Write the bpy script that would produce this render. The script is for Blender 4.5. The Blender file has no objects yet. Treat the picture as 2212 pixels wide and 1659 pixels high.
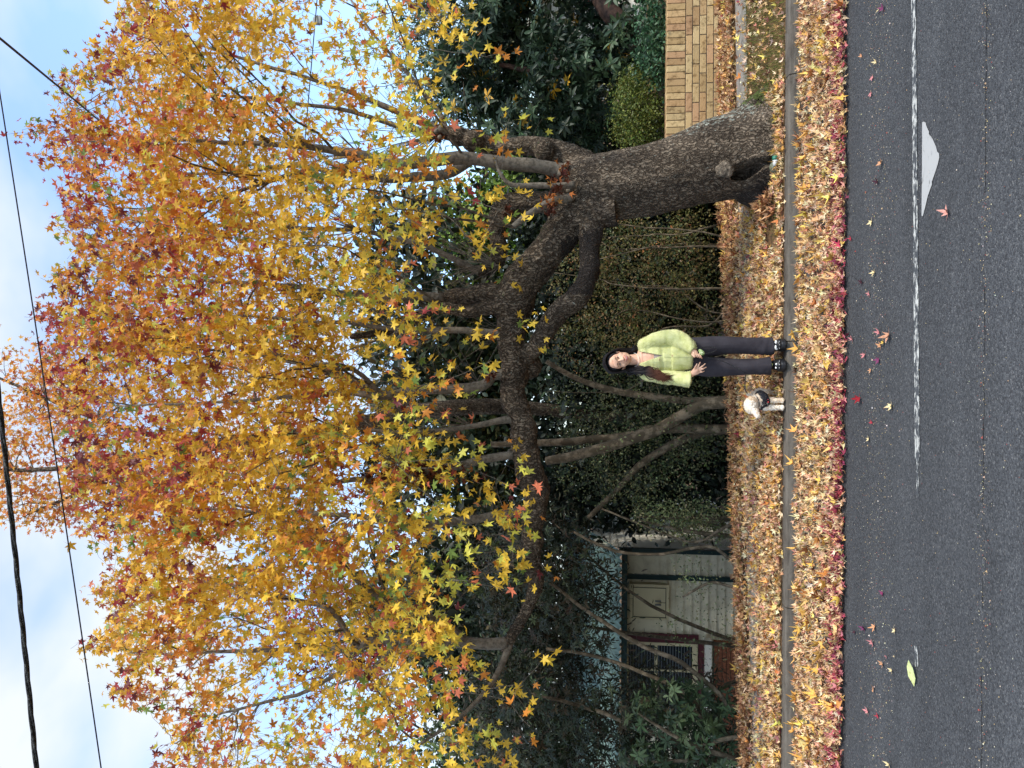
import bpy, math, random
import numpy as np
from mathutils import Vector, Matrix, kdtree, noise as mn
random.seed(7); RNG = np.random.default_rng(7)
SC = bpy.context.scene
COL = SC.collection
# ------------------------------------------------------------------ camera
FPX = 1597.6                      # focal length in units of a 2212 px long side
PITCH = math.radians(6.0); ROLL = math.radians(0.35); CAMZ = 1.90
FWD = Vector((0, math.cos(PITCH), math.sin(PITCH)))
RGT0 = Vector((0, math.sin(PITCH), -math.cos(PITCH)))   # picture right = down in the world (phone held upright)
UPV0 = Vector((1, 0, 0))
_c, _s = math.cos(ROLL), math.sin(ROLL)
RGT = RGT0 * _c + UPV0 * _s
UPV = UPV0 * _c - RGT0 * _s
cam_d = bpy.data.cameras.new('camera'); cam = bpy.data.objects.new('camera', cam_d); COL.objects.link(cam)
cam_d.sensor_width = 36; cam_d.lens = 26; cam_d.clip_end = 2000; cam_d.clip_start = 0.05
Zl = RGT.cross(UPV)
M = Matrix((( RGT.x, UPV.x, Zl.x, 0), (RGT.y, UPV.y, Zl.y, 0), (RGT.z, UPV.z, Zl.z, CAMZ), (0, 0, 0, 1)))
cam.matrix_world = M
SC.camera = cam
# ------------------------------------------------------------------ world and sun
SUN_EL = math.radians(47); SUN_AZ = math.radians(128)      # azimuth measured from +Y clockwise: front right of the tree
w = bpy.data.worlds.new('World'); SC.world = w; w.use_nodes = True
nt = w.node_tree; nt.nodes.clear()
def N(t, **k):
    n = nt.nodes.new(t)
    for a, b in k.items(): setattr(n, a, b)
    return n
sky = N('ShaderNodeTexSky', sky_type='NISHITA', sun_disc=False)
sky.sun_elevation = SUN_EL; sky.sun_rotation = SUN_AZ; sky.air_density = 1.0; sky.dust_density = 1.2; sky.ozone_density = 1.5
tc = N('ShaderNodeTexCoord'); mp = N('ShaderNodeMapping'); mp.inputs['Scale'].default_value = (1.6, 1.0, 3.0); mp.inputs['Location'].default_value = (.35, .1, .2)
nz = N('ShaderNodeTexNoise'); nz.inputs['Scale'].default_value = 1.7; nz.inputs['Detail'].default_value = 5; nz.inputs['Roughness'].default_value = .5
rp = N('ShaderNodeValToRGB'); rp.color_ramp.elements[0].position = .40; rp.color_ramp.elements[1].position = .64
rp.color_ramp.elements[0].color = (.16, .16, .16, 1); rp.color_ramp.elements[1].color = (.97, .97, .97, 1)
mx = N('ShaderNodeMix', data_type='RGBA')
gm = N('ShaderNodeMix', data_type='RGBA', blend_type='MULTIPLY'); gm.inputs['Factor'].default_value = 1; gm.inputs[7].default_value = (2.6, 3.0, 3.3, 1)
bg = N('ShaderNodeBackground'); bg.inputs['Strength'].default_value = .12
out = N('ShaderNodeOutputWorld')
L = nt.links.new
L(tc.outputs['Generated'], mp.inputs[0]); L(mp.outputs[0], nz.inputs['Vector']); L(nz.outputs['Fac'], rp.inputs[0])
L(rp.outputs[0], mx.inputs['Factor']); L(sky.outputs[0], gm.inputs[6]); L(gm.outputs[2], mx.inputs[6])
mx.inputs[7].default_value = (6.9, 7.3, 7.6, 1)
L(mx.outputs[2], bg.inputs['Color']); L(bg.outputs[0], out.inputs[0])
sun_d = bpy.data.lights.new('sun', 'SUN'); sun = bpy.data.objects.new('sun', sun_d); COL.objects.link(sun)
sun_d.energy = 3.1; sun_d.angle = math.radians(3.0); sun_d.color = (1, .93, .82)
sdir = Vector((math.sin(SUN_AZ) * math.cos(SUN_EL), math.cos(SUN_AZ) * math.cos(SUN_EL), math.sin(SUN_EL)))
sun.rotation_euler = sdir.to_track_quat('Z', 'Y').to_euler(); sun.location = (5, -5, 12)
SC.view_settings.view_transform = 'Standard'; SC.view_settings.look = 'None'; SC.view_settings.gamma = 1
SC.view_settings.exposure = 0.22
# ------------------------------------------------------------------ helpers
def P(px, py, Y):
    d = FWD * FPX + RGT * (px - 1106) + UPV * (829.5 - py)
    return Vector((0, 0, CAMZ)) + d * (Y / d.y)
def G(px, py, z=0.0):
    d = FWD * FPX + RGT * (px - 1106) + UPV * (829.5 - py)
    return Vector((0, 0, CAMZ)) + d * ((z - CAMZ) / d.z)
def srgb(r, g, b):
    f = lambda c: ((c / 255 + .055) / 1.055) ** 2.4 if c > 10 else c / 255 / 12.92
    return (f(r), f(g), f(b))
class MB:
    def __init__(s): s.v = []; s.f = []; s.c = []
    def add(s, v, f, c=None):
        o = len(s.v); s.v.extend([tuple(p) for p in v]); s.f.extend([tuple(i + o for i in q) for q in f])
        s.c.extend([tuple(c) + (1,) if c is not None else (1, 1, 1, 1)] * len(v))
    def box(s, x0, x1, y0, y1, z0, z1, c=None):
        s.add([(x0,y0,z0),(x1,y0,z0),(x1,y1,z0),(x0,y1,z0),(x0,y0,z1),(x1,y0,z1),(x1,y1,z1),(x0,y1,z1)],
              [(0,3,2,1),(4,5,6,7),(0,1,5,4),(1,2,6,5),(2,3,7,6),(3,0,4,7)], c)
    def tube(s, pts, rad, n=6, c=None, cap=True):
        pts = [Vector(p) for p in pts]
        if not hasattr(rad, '__len__'): rad = [rad] * len(pts)
        T = []
        for i in range(len(pts)):
            a = pts[max(0, i-1)]; b = pts[min(len(pts)-1, i+1)]
            t = (b - a); T.append(t.normalized() if t.length > 1e-9 else Vector((0, 0, 1)))
        ref = Vector((0, 1, 0)) if abs(T[0].y) < .9 else Vector((1, 0, 0))
        u = (ref - T[0] * ref.dot(T[0])).normalized()
        vs = []
        for i, p in enumerate(pts):
            u = (u - T[i] * u.dot(T[i])); u = u.normalized() if u.length > 1e-6 else Vector((1, 0, 0)); w_ = T[i].cross(u)
            for k in range(n):
                a = 2 * math.pi * k / n
                vs.append(p + (u * math.cos(a) + w_ * math.sin(a)) * rad[i])
        fs = []
        for i in range(len(pts) - 1):
            for k in range(n):
                a = i*n + k; b = i*n + (k+1) % n
                fs.append((a, b, b + n, a + n))
        if cap and n > 2:
            fs.append(tuple(range(n))[::-1]); fs.append(tuple(range((len(pts)-1)*n, len(pts)*n)))
        s.add(vs, fs, c)
    def ell(s, c, r, R=None, n=14, m=9, col=None):
        vs = []; R = R or Matrix.Identity(3); c = Vector(c)
        vs.append(c + R @ Vector((0, 0, r[2])))
        for j in range(1, m):
            t = math.pi * j / m
            for k in range(n):
                a = 2*math.pi*k/n
                vs.append(c + R @ Vector((r[0]*math.sin(t)*math.cos(a), r[1]*math.sin(t)*math.sin(a), r[2]*math.cos(t))))
        vs.append(c + R @ Vector((0, 0, -r[2])))
        fs = [(0, 1+k, 1+(k+1) % n) for k in range(n)]
        for j in range(m-2):
            for k in range(n):
                a = 1+j*n+k; b = 1+j*n+(k+1) % n
                fs.append((a, a+n, b+n, b))
        e = len(vs)-1; o = 1+(m-2)*n
        fs += [(o+k, e, o+(k+1) % n) for k in range(n)]
        s.add(vs, fs, col)
    def caps(s, p0, p1, r0, r1, n=12, col=None):      # tapered capsule
        p0 = Vector(p0); p1 = Vector(p1); d = (p1-p0).normalized()
        pts = []; rr = []
        for a in (-88, -60, -30): pts.append(p0 + d*r0*math.sin(math.radians(a))); rr.append(r0*math.cos(math.radians(a)))
        pts += [p0, p1]; rr += [r0, r1]
        for a in (30, 60, 88): pts.append(p1 + d*r1*math.sin(math.radians(a))); rr.append(r1*math.cos(math.radians(a)))
        s.tube(pts, rr, n, col)
    def build(s, name, mat, parent=None, smooth=False):
        me = bpy.data.meshes.new(name); me.from_pydata(s.v, [], s.f)
        if any(q[:3] != (1, 1, 1) for q in s.c[:1] + s.c[-1:]) or len(set(s.c[::max(1, len(s.c)//50)])) > 1:
            at = me.attributes.new('col', 'FLOAT_COLOR', 'POINT'); at.data.foreach_set('color', np.array(s.c, dtype=np.float32).ravel())
        return link(name, me, mat, parent, smooth)
def link(name, me, mat, parent=None, smooth=False):
    if smooth: me.polygons.foreach_set('use_smooth', [True] * len(me.polygons))
    o = bpy.data.objects.new(name, me); COL.objects.link(o)
    if mat: me.materials.append(mat)
    if parent:
        o.parent = parent; o.matrix_parent_inverse = Matrix.Translation(-parent.location)
    return o
def tag(o, label=None, cat=None, group=None, kind=None):
    if label: o['label'] = label
    if cat: o['category'] = cat
    if group: o['group'] = group
    if kind: o['kind'] = kind
    return o
def empty(name, loc):
    o = bpy.data.objects.new(name, None); COL.objects.link(o); o.location = loc; o.empty_display_size = .1; return o
def remesh(mb, voxel, smooth_it=0):
    me = bpy.data.meshes.new('tmp'); me.from_pydata(mb.v, [], mb.f)
    o = bpy.data.objects.new('tmp', me); COL.objects.link(o)
    m = o.modifiers.new('r', 'REMESH'); m.mode = 'VOXEL'; m.voxel_size = voxel; m.use_smooth_shade = True
    if smooth_it:
        sm = o.modifiers.new('s', 'SMOOTH'); sm.iterations = smooth_it; sm.factor = .5
    dg = bpy.context.evaluated_depsgraph_get(); dg.update()
    r = bpy.data.meshes.new_from_object(o.evaluated_get(dg))
    bpy.data.objects.remove(o); bpy.data.meshes.remove(me)
    return r
def getv(me):
    a = np.empty(len(me.vertices)*3, dtype=np.float32); me.vertices.foreach_get('co', a); return a.reshape(-1, 3)
def getn(me):
    a = np.empty(len(me.vertices)*3, dtype=np.float32); me.vertex_normals.foreach_get('vector', a); return a.reshape(-1, 3)
def setv(me, a): me.vertices.foreach_set('co', np.asarray(a, dtype=np.float32).ravel()); me.update()
def fast_mesh(name, V, F, C=None, mat=None, parent=None):
    """V (n,k,3) copies of one polygon soup; F list of index tuples (tris) within each copy; C (n,3)"""
    n, k, _ = V.shape; F = np.array(F); m = len(F); s = F.shape[1]
    me = bpy.data.meshes.new(name); me.vertices.add(n*k); me.vertices.foreach_set('co', V.astype(np.float32).ravel())
    idx = (F[None] + (np.arange(n)*k)[:, None, None]).reshape(-1)
    me.loops.add(len(idx)); me.loops.foreach_set('vertex_index', idx.astype(np.int32))
    me.polygons.add(n*m); me.polygons.foreach_set('loop_start', (np.arange(n*m)*s).astype(np.int32))
    try: me.polygons.foreach_set('loop_total', np.full(n*m, s, dtype=np.int32))
    except Exception: pass
    me.update(calc_edges=True)
    if C is not None:
        if C.ndim == 2: C = np.repeat(C[:, None, :], k, axis=1)
        cc = np.concatenate([C, np.ones((n, k, 1))], axis=2)
        at = me.attributes.new('col', 'FLOAT_COLOR', 'POINT'); at.data.foreach_set('color', cc.astype(np.float32).ravel())
    return link(name, me, mat, parent)
def unit(a): return a / np.maximum(np.linalg.norm(a, axis=-1, keepdims=True), 1e-9)
# ------------------------------------------------------------------ materials
def mat(name, base=(.5, .5, .5), rough=.8, spec=.3, attr=False, noise=None, bump=None, trans=0, metallic=0, tex='noise', sheen=0):
    """noise=(scale, colour2, contrast low, high[, object stretch]); bump=(scale, strength, distance)"""
    m = bpy.data.materials.new(name); m.use_nodes = True; t = m.node_tree; t.nodes.clear(); l = t.links.new
    o = t.nodes.new('ShaderNodeOutputMaterial'); b = t.nodes.new('ShaderNodeBsdfPrincipled')
    b.inputs['Roughness'].default_value = rough; b.inputs['Specular IOR Level'].default_value = spec; b.inputs['Metallic'].default_value = metallic
    if sheen: b.inputs['Sheen Weight'].default_value = sheen
    c = None
    if attr:
        a = t.nodes.new('ShaderNodeAttribute'); a.attribute_name = 'col'; c = a.outputs['Color']
    else:
        r = t.nodes.new('ShaderNodeRGB'); r.outputs[0].default_value = tuple(base) + (1,); c = r.outputs[0]
    co = t.nodes.new('ShaderNodeTexCoord'); vec = co.outputs['Object']
    if noise:
        mp_ = t.nodes.new('ShaderNodeMapping'); l(vec, mp_.inputs[0])
        if len(noise) > 4: mp_.inputs['Scale'].default_value = noise[4]
        n = t.nodes.new('ShaderNodeTexNoise'); n.inputs['Scale'].default_value = noise[0]; n.inputs['Detail'].default_value = 6; n.inputs['Roughness'].default_value = .65
        l(mp_.outputs[0], n.inputs['Vector'])
        rr = t.nodes.new('ShaderNodeMapRange'); rr.inputs[1].default_value = noise[2]; rr.inputs[2].default_value = noise[3]
        l(n.outputs['Fac'], rr.inputs[0])
        x = t.nodes.new('ShaderNodeMix'); x.data_type = 'RGBA'; l(rr.outputs[0], x.inputs['Factor']); l(c, x.inputs[6])
        if attr:
            x.blend_type = 'MULTIPLY'
        x.inputs[7].default_value = tuple(noise[1]) + (1,)
        c = x.outputs[2]
    l(c, b.inputs['Base Color'])
    if bump:
        n = t.nodes.new('ShaderNodeTexNoise'); n.inputs['Scale'].default_value = bump[0]; n.inputs['Detail'].default_value = 8; l(vec, n.inputs['Vector'])
        bp = t.nodes.new('ShaderNodeBump'); bp.inputs['Strength'].default_value = bump[1]; bp.inputs['Distance'].default_value = bump[2]
        l(n.outputs['Fac'], bp.inputs['Height']); l(bp.outputs[0], b.inputs['Normal'])
    if trans:
        tr = t.nodes.new('ShaderNodeBsdfTranslucent'); l(c, tr.inputs[0]); ms = t.nodes.new('ShaderNodeMixShader'); ms.inputs[0].default_value = trans
        l(b.outputs[0], ms.inputs[1]); l(tr.outputs[0], ms.inputs[2]); l(ms.outputs[0], o.inputs[0])
    else: l(b.outputs[0], o.inputs[0])
    return m
M_leaf = mat('autumn_leaf', attr=True, rough=.5, spec=.35, trans=.42)
M_litter = mat('dry_leaf', attr=True, rough=.75, spec=.2, trans=.12, noise=(60, (.72, .62, .5), .45, .65))
M_ever = mat('evergreen_leaf', attr=True, rough=.5, spec=.3, trans=.15)
M_twig = mat('twig_bark', (.085, .07, .055), .9, .2, noise=(30, (.20, .17, .13), .45, .6))
M_twig2 = mat('shrub_bark', (.085, .066, .042), .9, .2, noise=(9, (.21, .165, .11), .48, .60))
M_grass = mat('grass', attr=True, rough=.7, spec=.2, trans=.2)
M_shell = mat('dark_bark', (.05, .035, .03), .95, .1, noise=(14, (.10, .06, .045), .4, .6), bump=(30, .6, .02))
# ------------------------------------------------------------------ leaf generators
def star_leaf(pos, tip, nrm, size, fold, curl=None, petiole=True):
    """five-lobed leaves: arrays of centres, tip directions, normals, sizes; returns V (n,k,3), F"""
    n = len(pos); tip = unit(tip); nrm = unit(nrm - tip * (nrm*tip).sum(1, keepdims=True)); sid = np.cross(tip, nrm)
    pr = [(0, 0)]
    ang = [90, 90-62, 90-122, 90+122, 90+62]; ln = [1.0, .92, .62, .62, .92]
    out_ = []
    A = [(90, 1.0), (70, .56), (58, .34), (46, .56), (28, .92), (6, .50), (-4, .33), (-14, .40), (-32, .64), (-58, .30), (-90, .16), (-122, .30), (-148, .64), (-166, .40), (-176, .33), (174, .50), (152, .92), (134, .56), (122, .34), (110, .56)]
    for a, r in A: out_.append((math.cos(math.radians(a))*r, math.sin(math.radians(a))*r))
    pr += out_; pr = np.array(pr); k = len(pr)
    rad = np.hypot(pr[:, 0], pr[:, 1])
    z = fold[:, None] * (np.abs(pr[None, :, 0])*.7 + rad[None]**2*.3)
    if curl is not None: z = z + curl * rad[None]
    V = pos[:, None] + size[:, None, None]*.62*(sid[:, None]*pr[None, :, 0, None] + tip[:, None]*pr[None, :, 1, None] + nrm[:, None]*z[..., None])
    F = [(0, 1+i, 1+(i+1) % (k-1)) for i in range(k-1)]
    if petiole:
        b = V[:, 11]; e = b - tip*size[:, None]*.55 + nrm*size[:, None]*.1; q = sid*.0016
        V = np.concatenate([V, (b+q)[:, None], (b-q)[:, None], e[:, None]], axis=1); F.append((k, k+1, k+2))
    return V, F
def simple_star(pos, tip, nrm, size, fold, curl):
    n = len(pos); tip = unit(tip); nrm = unit(nrm - tip*(nrm*tip).sum(1, keepdims=True)); sid = np.cross(tip, nrm)
    A = [(90, 1.0), (58, .36), (28, .92), (-2, .34), (-32, .64), (-90, .2), (-148, .64), (-178, .34), (152, .92), (122, .36)]
    pr = np.array([(0, 0)] + [(math.cos(math.radians(a))*r, math.sin(math.radians(a))*r) for a, r in A]); k = len(pr)
    rad = np.hypot(pr[:, 0], pr[:, 1])
    z = fold[:, None]*np.abs(pr[None, :, 0]) + curl*rad[None]
    V = pos[:, None] + size[:, None, None]*.6*(sid[:, None]*pr[None, :, 0, None] + tip[:, None]*pr[None, :, 1, None] + nrm[:, None]*z[..., None])
    return V, [(0, 1+i, 1+(i+1) % (k-1)) for i in range(k-1)]
def blade(base, d, nrm, ln, wd, droop=.25):
    """elongated leaves, folded along the midrib"""
    d = unit(d); nrm = unit(nrm - d*(nrm*d).sum(1, keepdims=True)); sid = np.cross(d, nrm)
    T = np.array([(0, 0), (.35, 1), (.35, -1), (.72, .85), (.72, -.85), (1.0, 0), (.35, 0), (.72, 0)])
    zz = -droop*T[:, 0]**2
    V = base[:, None] + d[:, None]*(T[None, :, 0]*ln[:, None])[..., None] + sid[:, None]*(T[None, :, 1]*wd[:, None])[..., None] \
        + nrm[:, None]*(zz[None]*ln[:, None] + np.abs(T[None, :, 1])*wd[:, None]*.25)[..., None]
    F = [(0, 6, 1), (0, 2, 6), (1, 6, 7), (1, 7, 3), (2, 4, 7), (2, 7, 6), (3, 7, 5), (4, 5, 7)]
    return V, F
def pick(pal, n, jit=.18):
    """pal: list of (weight, (r,g,b))"""
    w_ = np.array([p[0] for p in pal], float); w_ /= w_.sum(); c = np.array([p[1] for p in pal])
    i = RNG.choice(len(pal), n, p=w_); return np.clip(c[i]*(1 + RNG.normal(0, jit, (n, 1)))*(1 + RNG.normal(0, jit*.4, (n, 3))), .003, .95)
# ------------------------------------------------------------------ ground
def gz(x, y):
    if y < 6.86: return 0.0
    if y < 9.4: return .13 + .13*max(0, (y-7.0))/2.4
    if x > 2.9:
        return .26 if y < 9.5 else .80
    return max(-1.35, .26-.55*max(0, y-9.4))
def hedge_y(x): return float(np.interp(x, [-9, -4.2, 0, 2, 2.4, 10], [7.45, 7.95, 8.68, 9.12, 9.38, 9.38]))
def gz0(x, y):
    if y < 6.86: return 0.0
    return .13 + .13*max(0, (y-7.0))/2.4
_gz = gz
def gz(x, y):
    s = hedge_y(x)+.12
    if x <= 2.9 and y > s: return max(-1.35, gz0(x, s)-.5*(y-s))
    return _gz(x, y)
M_soil = mat('soil_litter', (.17, .10, .05), .95, .1, noise=(9, (.07, .05, .03), .4, .65), bump=(25, .8, .03))
M_asph = mat('asphalt', (.058, .063, .070), .9, .25)
def asphalt(m):
    t = m.node_tree; l = t.links.new; b = [n for n in t.nodes if n.type == 'BSDF_PRINCIPLED'][0]
    co = t.nodes.new('ShaderNodeTexCoord')
    v = t.nodes.new('ShaderNodeTexVoronoi'); v.inputs['Scale'].default_value = 125; l(co.outputs['Object'], v.inputs['Vector'])
    r = t.nodes.new('ShaderNodeValToRGB'); e = r.color_ramp.elements
    e[0].position = 0; e[0].color = (.032, .033, .035, 1); e[1].position = 1; e[1].color = (.13, .13, .128, 1)
    e.new(.55).color = (.062, .065, .069, 1); e.new(.9).color = (.082, .085, .088, 1)
    sp = t.nodes.new('ShaderNodeSeparateColor'); l(v.outputs['Color'], sp.inputs[0]); l(sp.outputs[0], r.inputs[0])
    # wheel-worn bands along the road and dusty band
    sx = t.nodes.new('ShaderNodeSeparateXYZ'); l(co.outputs['Object'], sx.inputs[0])
    n = t.nodes.new('ShaderNodeTexNoise'); n.inputs['Scale'].default_value = 1.2; n.inputs['Detail'].default_value = 7; mpp = t.nodes.new('ShaderNodeMapping'); mpp.inputs['Scale'].default_value = (.35, 2.2, 1)
    l(co.outputs['Object'], mpp.inputs[0]); l(mpp.outputs[0], n.inputs['Vector'])
    br = t.nodes.new('ShaderNodeValToRGB'); br.color_ramp.interpolation = 'EASE'
    pr = [(3.0, .9), (3.35, 1.04), (3.72, .98), (3.80, 1.3), (3.87, 1.0), (4.2, .82), (4.5, .95), (4.9, .92), (5.05, 1.42), (5.3, 1.3), (5.45, .76), (5.8, .86), (6.4, .8)]
    mr = t.nodes.new('ShaderNodeMapRange'); mr.inputs[1].default_value = 3; mr.inputs[2].default_value = 6.4; l(sx.outputs[1], mr.inputs[0]); l(mr.outputs[0], br.inputs[0])
    for i, (y, c) in enumerate(pr):
        p = (y-3)/3.4; q = c*.6
        el = br.color_ramp.elements[0] if i == 0 else (br.color_ramp.elements[1] if i == len(pr)-1 else br.color_ramp.elements.new(p))
        el.position = p; el.color = (q, q, q*(.93 if c > 1.1 else 1), 1)
    m1 = t.nodes.new('ShaderNodeMix'); m1.data_type = 'RGBA'; m1.blend_type = 'MULTIPLY'; m1.inputs[0].default_value = 1; l(r.outputs[0], m1.inputs[6]); l(br.outputs[0], m1.inputs[7])
    m2 = t.nodes.new('ShaderNodeMix'); m2.data_type = 'RGBA'; m2.blend_type = 'MULTIPLY'; m2.inputs[0].default_value = 1; l(m1.outputs[2], m2.inputs[6])
    rr = t.nodes.new('ShaderNodeMapRange'); rr.inputs[1].default_value = .3; rr.inputs[2].default_value = .7; rr.inputs[3].default_value = 1.55; rr.inputs[4].default_value = 2.2; l(n.outputs['Fac'], rr.inputs[0]); l(rr.outputs[0], m2.inputs[7])
    l(m2.outputs[2], b.inputs['Base Color'])
    v2 = t.nodes.new('ShaderNodeTexVoronoi'); v2.inputs['Scale'].default_value = 125; l(co.outputs['Object'], v2.inputs['Vector'])
    bp = t.nodes.new('ShaderNodeBump'); bp.invert = True; bp.inputs['Strength'].default_value = .7; bp.inputs['Distance'].default_value = .006; l(v2.outputs['Distance'], bp.inputs['Height']); l(bp.outputs[0], b.inputs['Normal'])
asphalt(M_asph)
def grid(name, x0, x1, y0, y1, nx, ny, f, m):
    xs = np.linspace(x0, x1, nx); ys = np.linspace(y0, y1, ny)
    v = [(x, y, f(x, y)) for y in ys for x in xs]
    fc = [(j*nx+i, j*nx+i+1, (j+1)*nx+i+1, (j+1)*nx+i) for j in range(ny-1) for i in range(nx-1)]
    b = MB(); b.add(v, fc); return b.build(name, m, None, True)
gr = MB()
ys = [-300, -20, 6.88, 6.95, 7.05]+[7.2+.2*i for i in range(12)]+[9.51]+[9.6+.25*i for i in range(18)]+[20, 60, 1500]; xs = [-1500, -60, -15, -11, -9, -8]+[-7+.5*i for i in range(20)]+[2.89, 2.91, 4, 8, 15, 60, 1500]
vv = [(x, y, (-.03 if y < 6.9 else gz(x, y))) for y in ys for x in xs]; nx = len(xs)
gr.add(vv, [(j*nx+i, j*nx+i+1, (j+1)*nx+i+1, (j+1)*nx+i) for j in range(len(ys)-1) for i in range(nx-1)])
tag(gr.build('ground', M_soil), kind='structure')
rd = MB(); rd.add([(-60, -4, 0), (60, -4, 0), (60, 6.86, 0), (-60, 6.86, 0)], [(0, 1, 2, 3)])
tag(rd.build('road', M_asph), kind='structure')
M_conc = mat('kerb_concrete', (.135, .119, .098), .9, .2, noise=(3.5, (.075, .064, .052), .42, .62, (1, 3, 5)), bump=(60, .4, .01))
kb = MB(); xk = -14.0; i = 0
while xk < 14:
    L_ = 2.4
    pf = [(6.845, -.02), (6.86, .085), (6.872, .122), (6.89, .134), (7.0, .136), (7.0, -.02)]
    a = xk+.004; b_ = xk+L_-.004
    v = [(a, y, z) for y, z in pf] + [(b_, y, z) for y, z in pf]; n = len(pf)
    kb.add(v, [(k, k+1, k+1+n, k+n)[::-1] for k in range(n-1)] + [tuple(range(n)), tuple(range(n, 2*n))[::-1]])
    xk += L_
tag(kb.build('kerb', M_conc), kind='structure')
M_path = mat('footpath_concrete', (.27, .25, .22), .9, .2, noise=(6, (.17, .155, .13), .4, .65), bump=(80, .3, .005))
fp = MB(); n = 40
near = [(-9, 7.0), (-4.2, 7.46), (0, 8.05), (4.7, 8.42), (10, 8.5)]; far = [(-9, 7.4), (-4.2, 7.86), (0, 8.5), (4.7, 8.88), (10, 8.98)]
xsn = np.linspace(-9, 10, n); yn = np.interp(xsn, *zip(*near)); yf = np.interp(xsn, *zip(*far))
v = [(x, a, gz(x, a)+.006) for x, a in zip(xsn, yn)] + [(x, a, gz(x, a)+.006) for x, a in zip(xsn, yf)]
fp.add(v, [(i, i+1, n+i+1, n+i) for i in range(n-1)]); tag(fp.build('footpath', M_path), kind='structure')
# road markings
def worn(name, thr0, thr1, sc_, col):
    m = mat(name, col, .8, .3); t = m.node_tree; l = t.links.new; b = [q for q in t.nodes if q.type == 'BSDF_PRINCIPLED'][0]
    co = t.nodes.new('ShaderNodeTexCoord'); n = t.nodes.new('ShaderNodeTexNoise'); n.inputs['Scale'].default_value = sc_; n.inputs['Detail'].default_value = 6; n.inputs['Roughness'].default_value = .75
    mp2 = t.nodes.new('ShaderNodeMapping'); mp2.inputs['Scale'].default_value = (.4, 1, 1)
    l(co.outputs['Object'], mp2.inputs[0]); l(mp2.outputs[0], n.inputs['Vector'])
    r = t.nodes.new('ShaderNodeMapRange'); r.inputs[1].default_value = thr0; r.inputs[2].default_value = thr1; l(n.outputs['Fac'], r.inputs[0])
    x = t.nodes.new('ShaderNodeMix'); x.data_type = 'RGBA'; l(r.outputs[0], x.inputs[0]); x.inputs[6].default_value = (.06, .065, .07, 1); x.inputs[7].default_value = col + (1,)
    l(x.outputs[2], b.inputs['Base Color']); return m
M_line = worn('worn_line_paint', .49, .56, 34, (.52, .52, .48)); M_tri = worn('marking_paint', .30, .42, 45, (.40, .40, .385))
ln = MB()
a = G(1969.5, -60); b_ = G(1978.5, 1075); c = G(1989, 1075); d = G(1979.5, -60)
nn = 90; up = []; dn = []
for i in range(nn+1):
    f = i/nn; w_ = .004*mn.noise(Vector((f*60, 0, 0))); ta = 1 if f < .93 else .45
    p = a.lerp(b_, f); q = d.lerp(c, f); mid = (p+q)/2; p = mid+(p-mid)*ta; q = mid+(q-mid)*ta
    up.append((p.x, p.y+w_, .004)); dn.append((q.x, q.y-w_*1.4, .004))
ln.add(up+dn, [(i, i+1, nn+2+i, nn+1+i) for i in range(nn)])
p = [G(*q) for q in ((1977, 1395), (1984, 1395), (1985, 1440), (1978, 1440))]; ln.add([(q.x, q.y, .004) for q in p], [(0, 1, 2, 3)])
tag(ln.build('road_line', M_line), kind='structure')
tz = [(925,225),(945,218),(963,232),(972,270),(1000,330),(998,352),(1035,400),(1055,445),(1075,490),(1088,545),(1108,565),(1111,610),(1095,680),(1068,765),(1040,845),(1030,872),(1031,902),(1010,960),(985,1030),(975,1075),(950,1180),(930,1250),(918,1240),(921,900),(926,890),(922,860)]
tp = [G((3300+x/2.766)/1.823, (400+y/2.766)/1.823) for x, y in tz]
tr = MB(); cx = sum(q.x for q in tp)/len(tp); cy = sum(q.y for q in tp)/len(tp); cc = G((3300+960/2.766)/1.823, (400+700/2.766)/1.823)
tr.add([(cc.x, cc.y, .004)] + [(q.x, q.y, .004) for q in tp], [(0, 1+i, 1+(i+1) % len(tp)) for i in range(len(tp))])
tag(tr.build('triangle_marking', M_tri), kind='structure')
# long crack in the asphalt
ck = MB(); M_crack = mat('crack', (.03, .028, .026), 1, 0)
xx = np.arange(-3.5, 3.5, .03)
for i in range(len(xx)-1):
    if mn.noise(Vector((xx[i]*2.1, 4, 0))) < -.02: continue
    y0 = 3.80+.012*mn.noise(Vector((xx[i]*6, 0, 0)))+.01*mn.noise(Vector((xx[i]*25, 1, 0))) - xx[i]*.0012; y1 = 3.80+.012*mn.noise(Vector((xx[i+1]*6, 0, 0)))+.01*mn.noise(Vector((xx[i+1]*25, 1, 0))) - xx[i+1]*.0012
    wd = .0018+.002*mn.noise(Vector((xx[i]*15, 7, 0)))
    ck.add([(xx[i], y0-wd, .003), (xx[i+1], y1-wd, .003), (xx[i+1], y1+wd, .003), (xx[i], y0+wd, .003)], [(0, 1, 2, 3)])
tag(ck.build('road_crack', M_crack), kind='structure')
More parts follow.
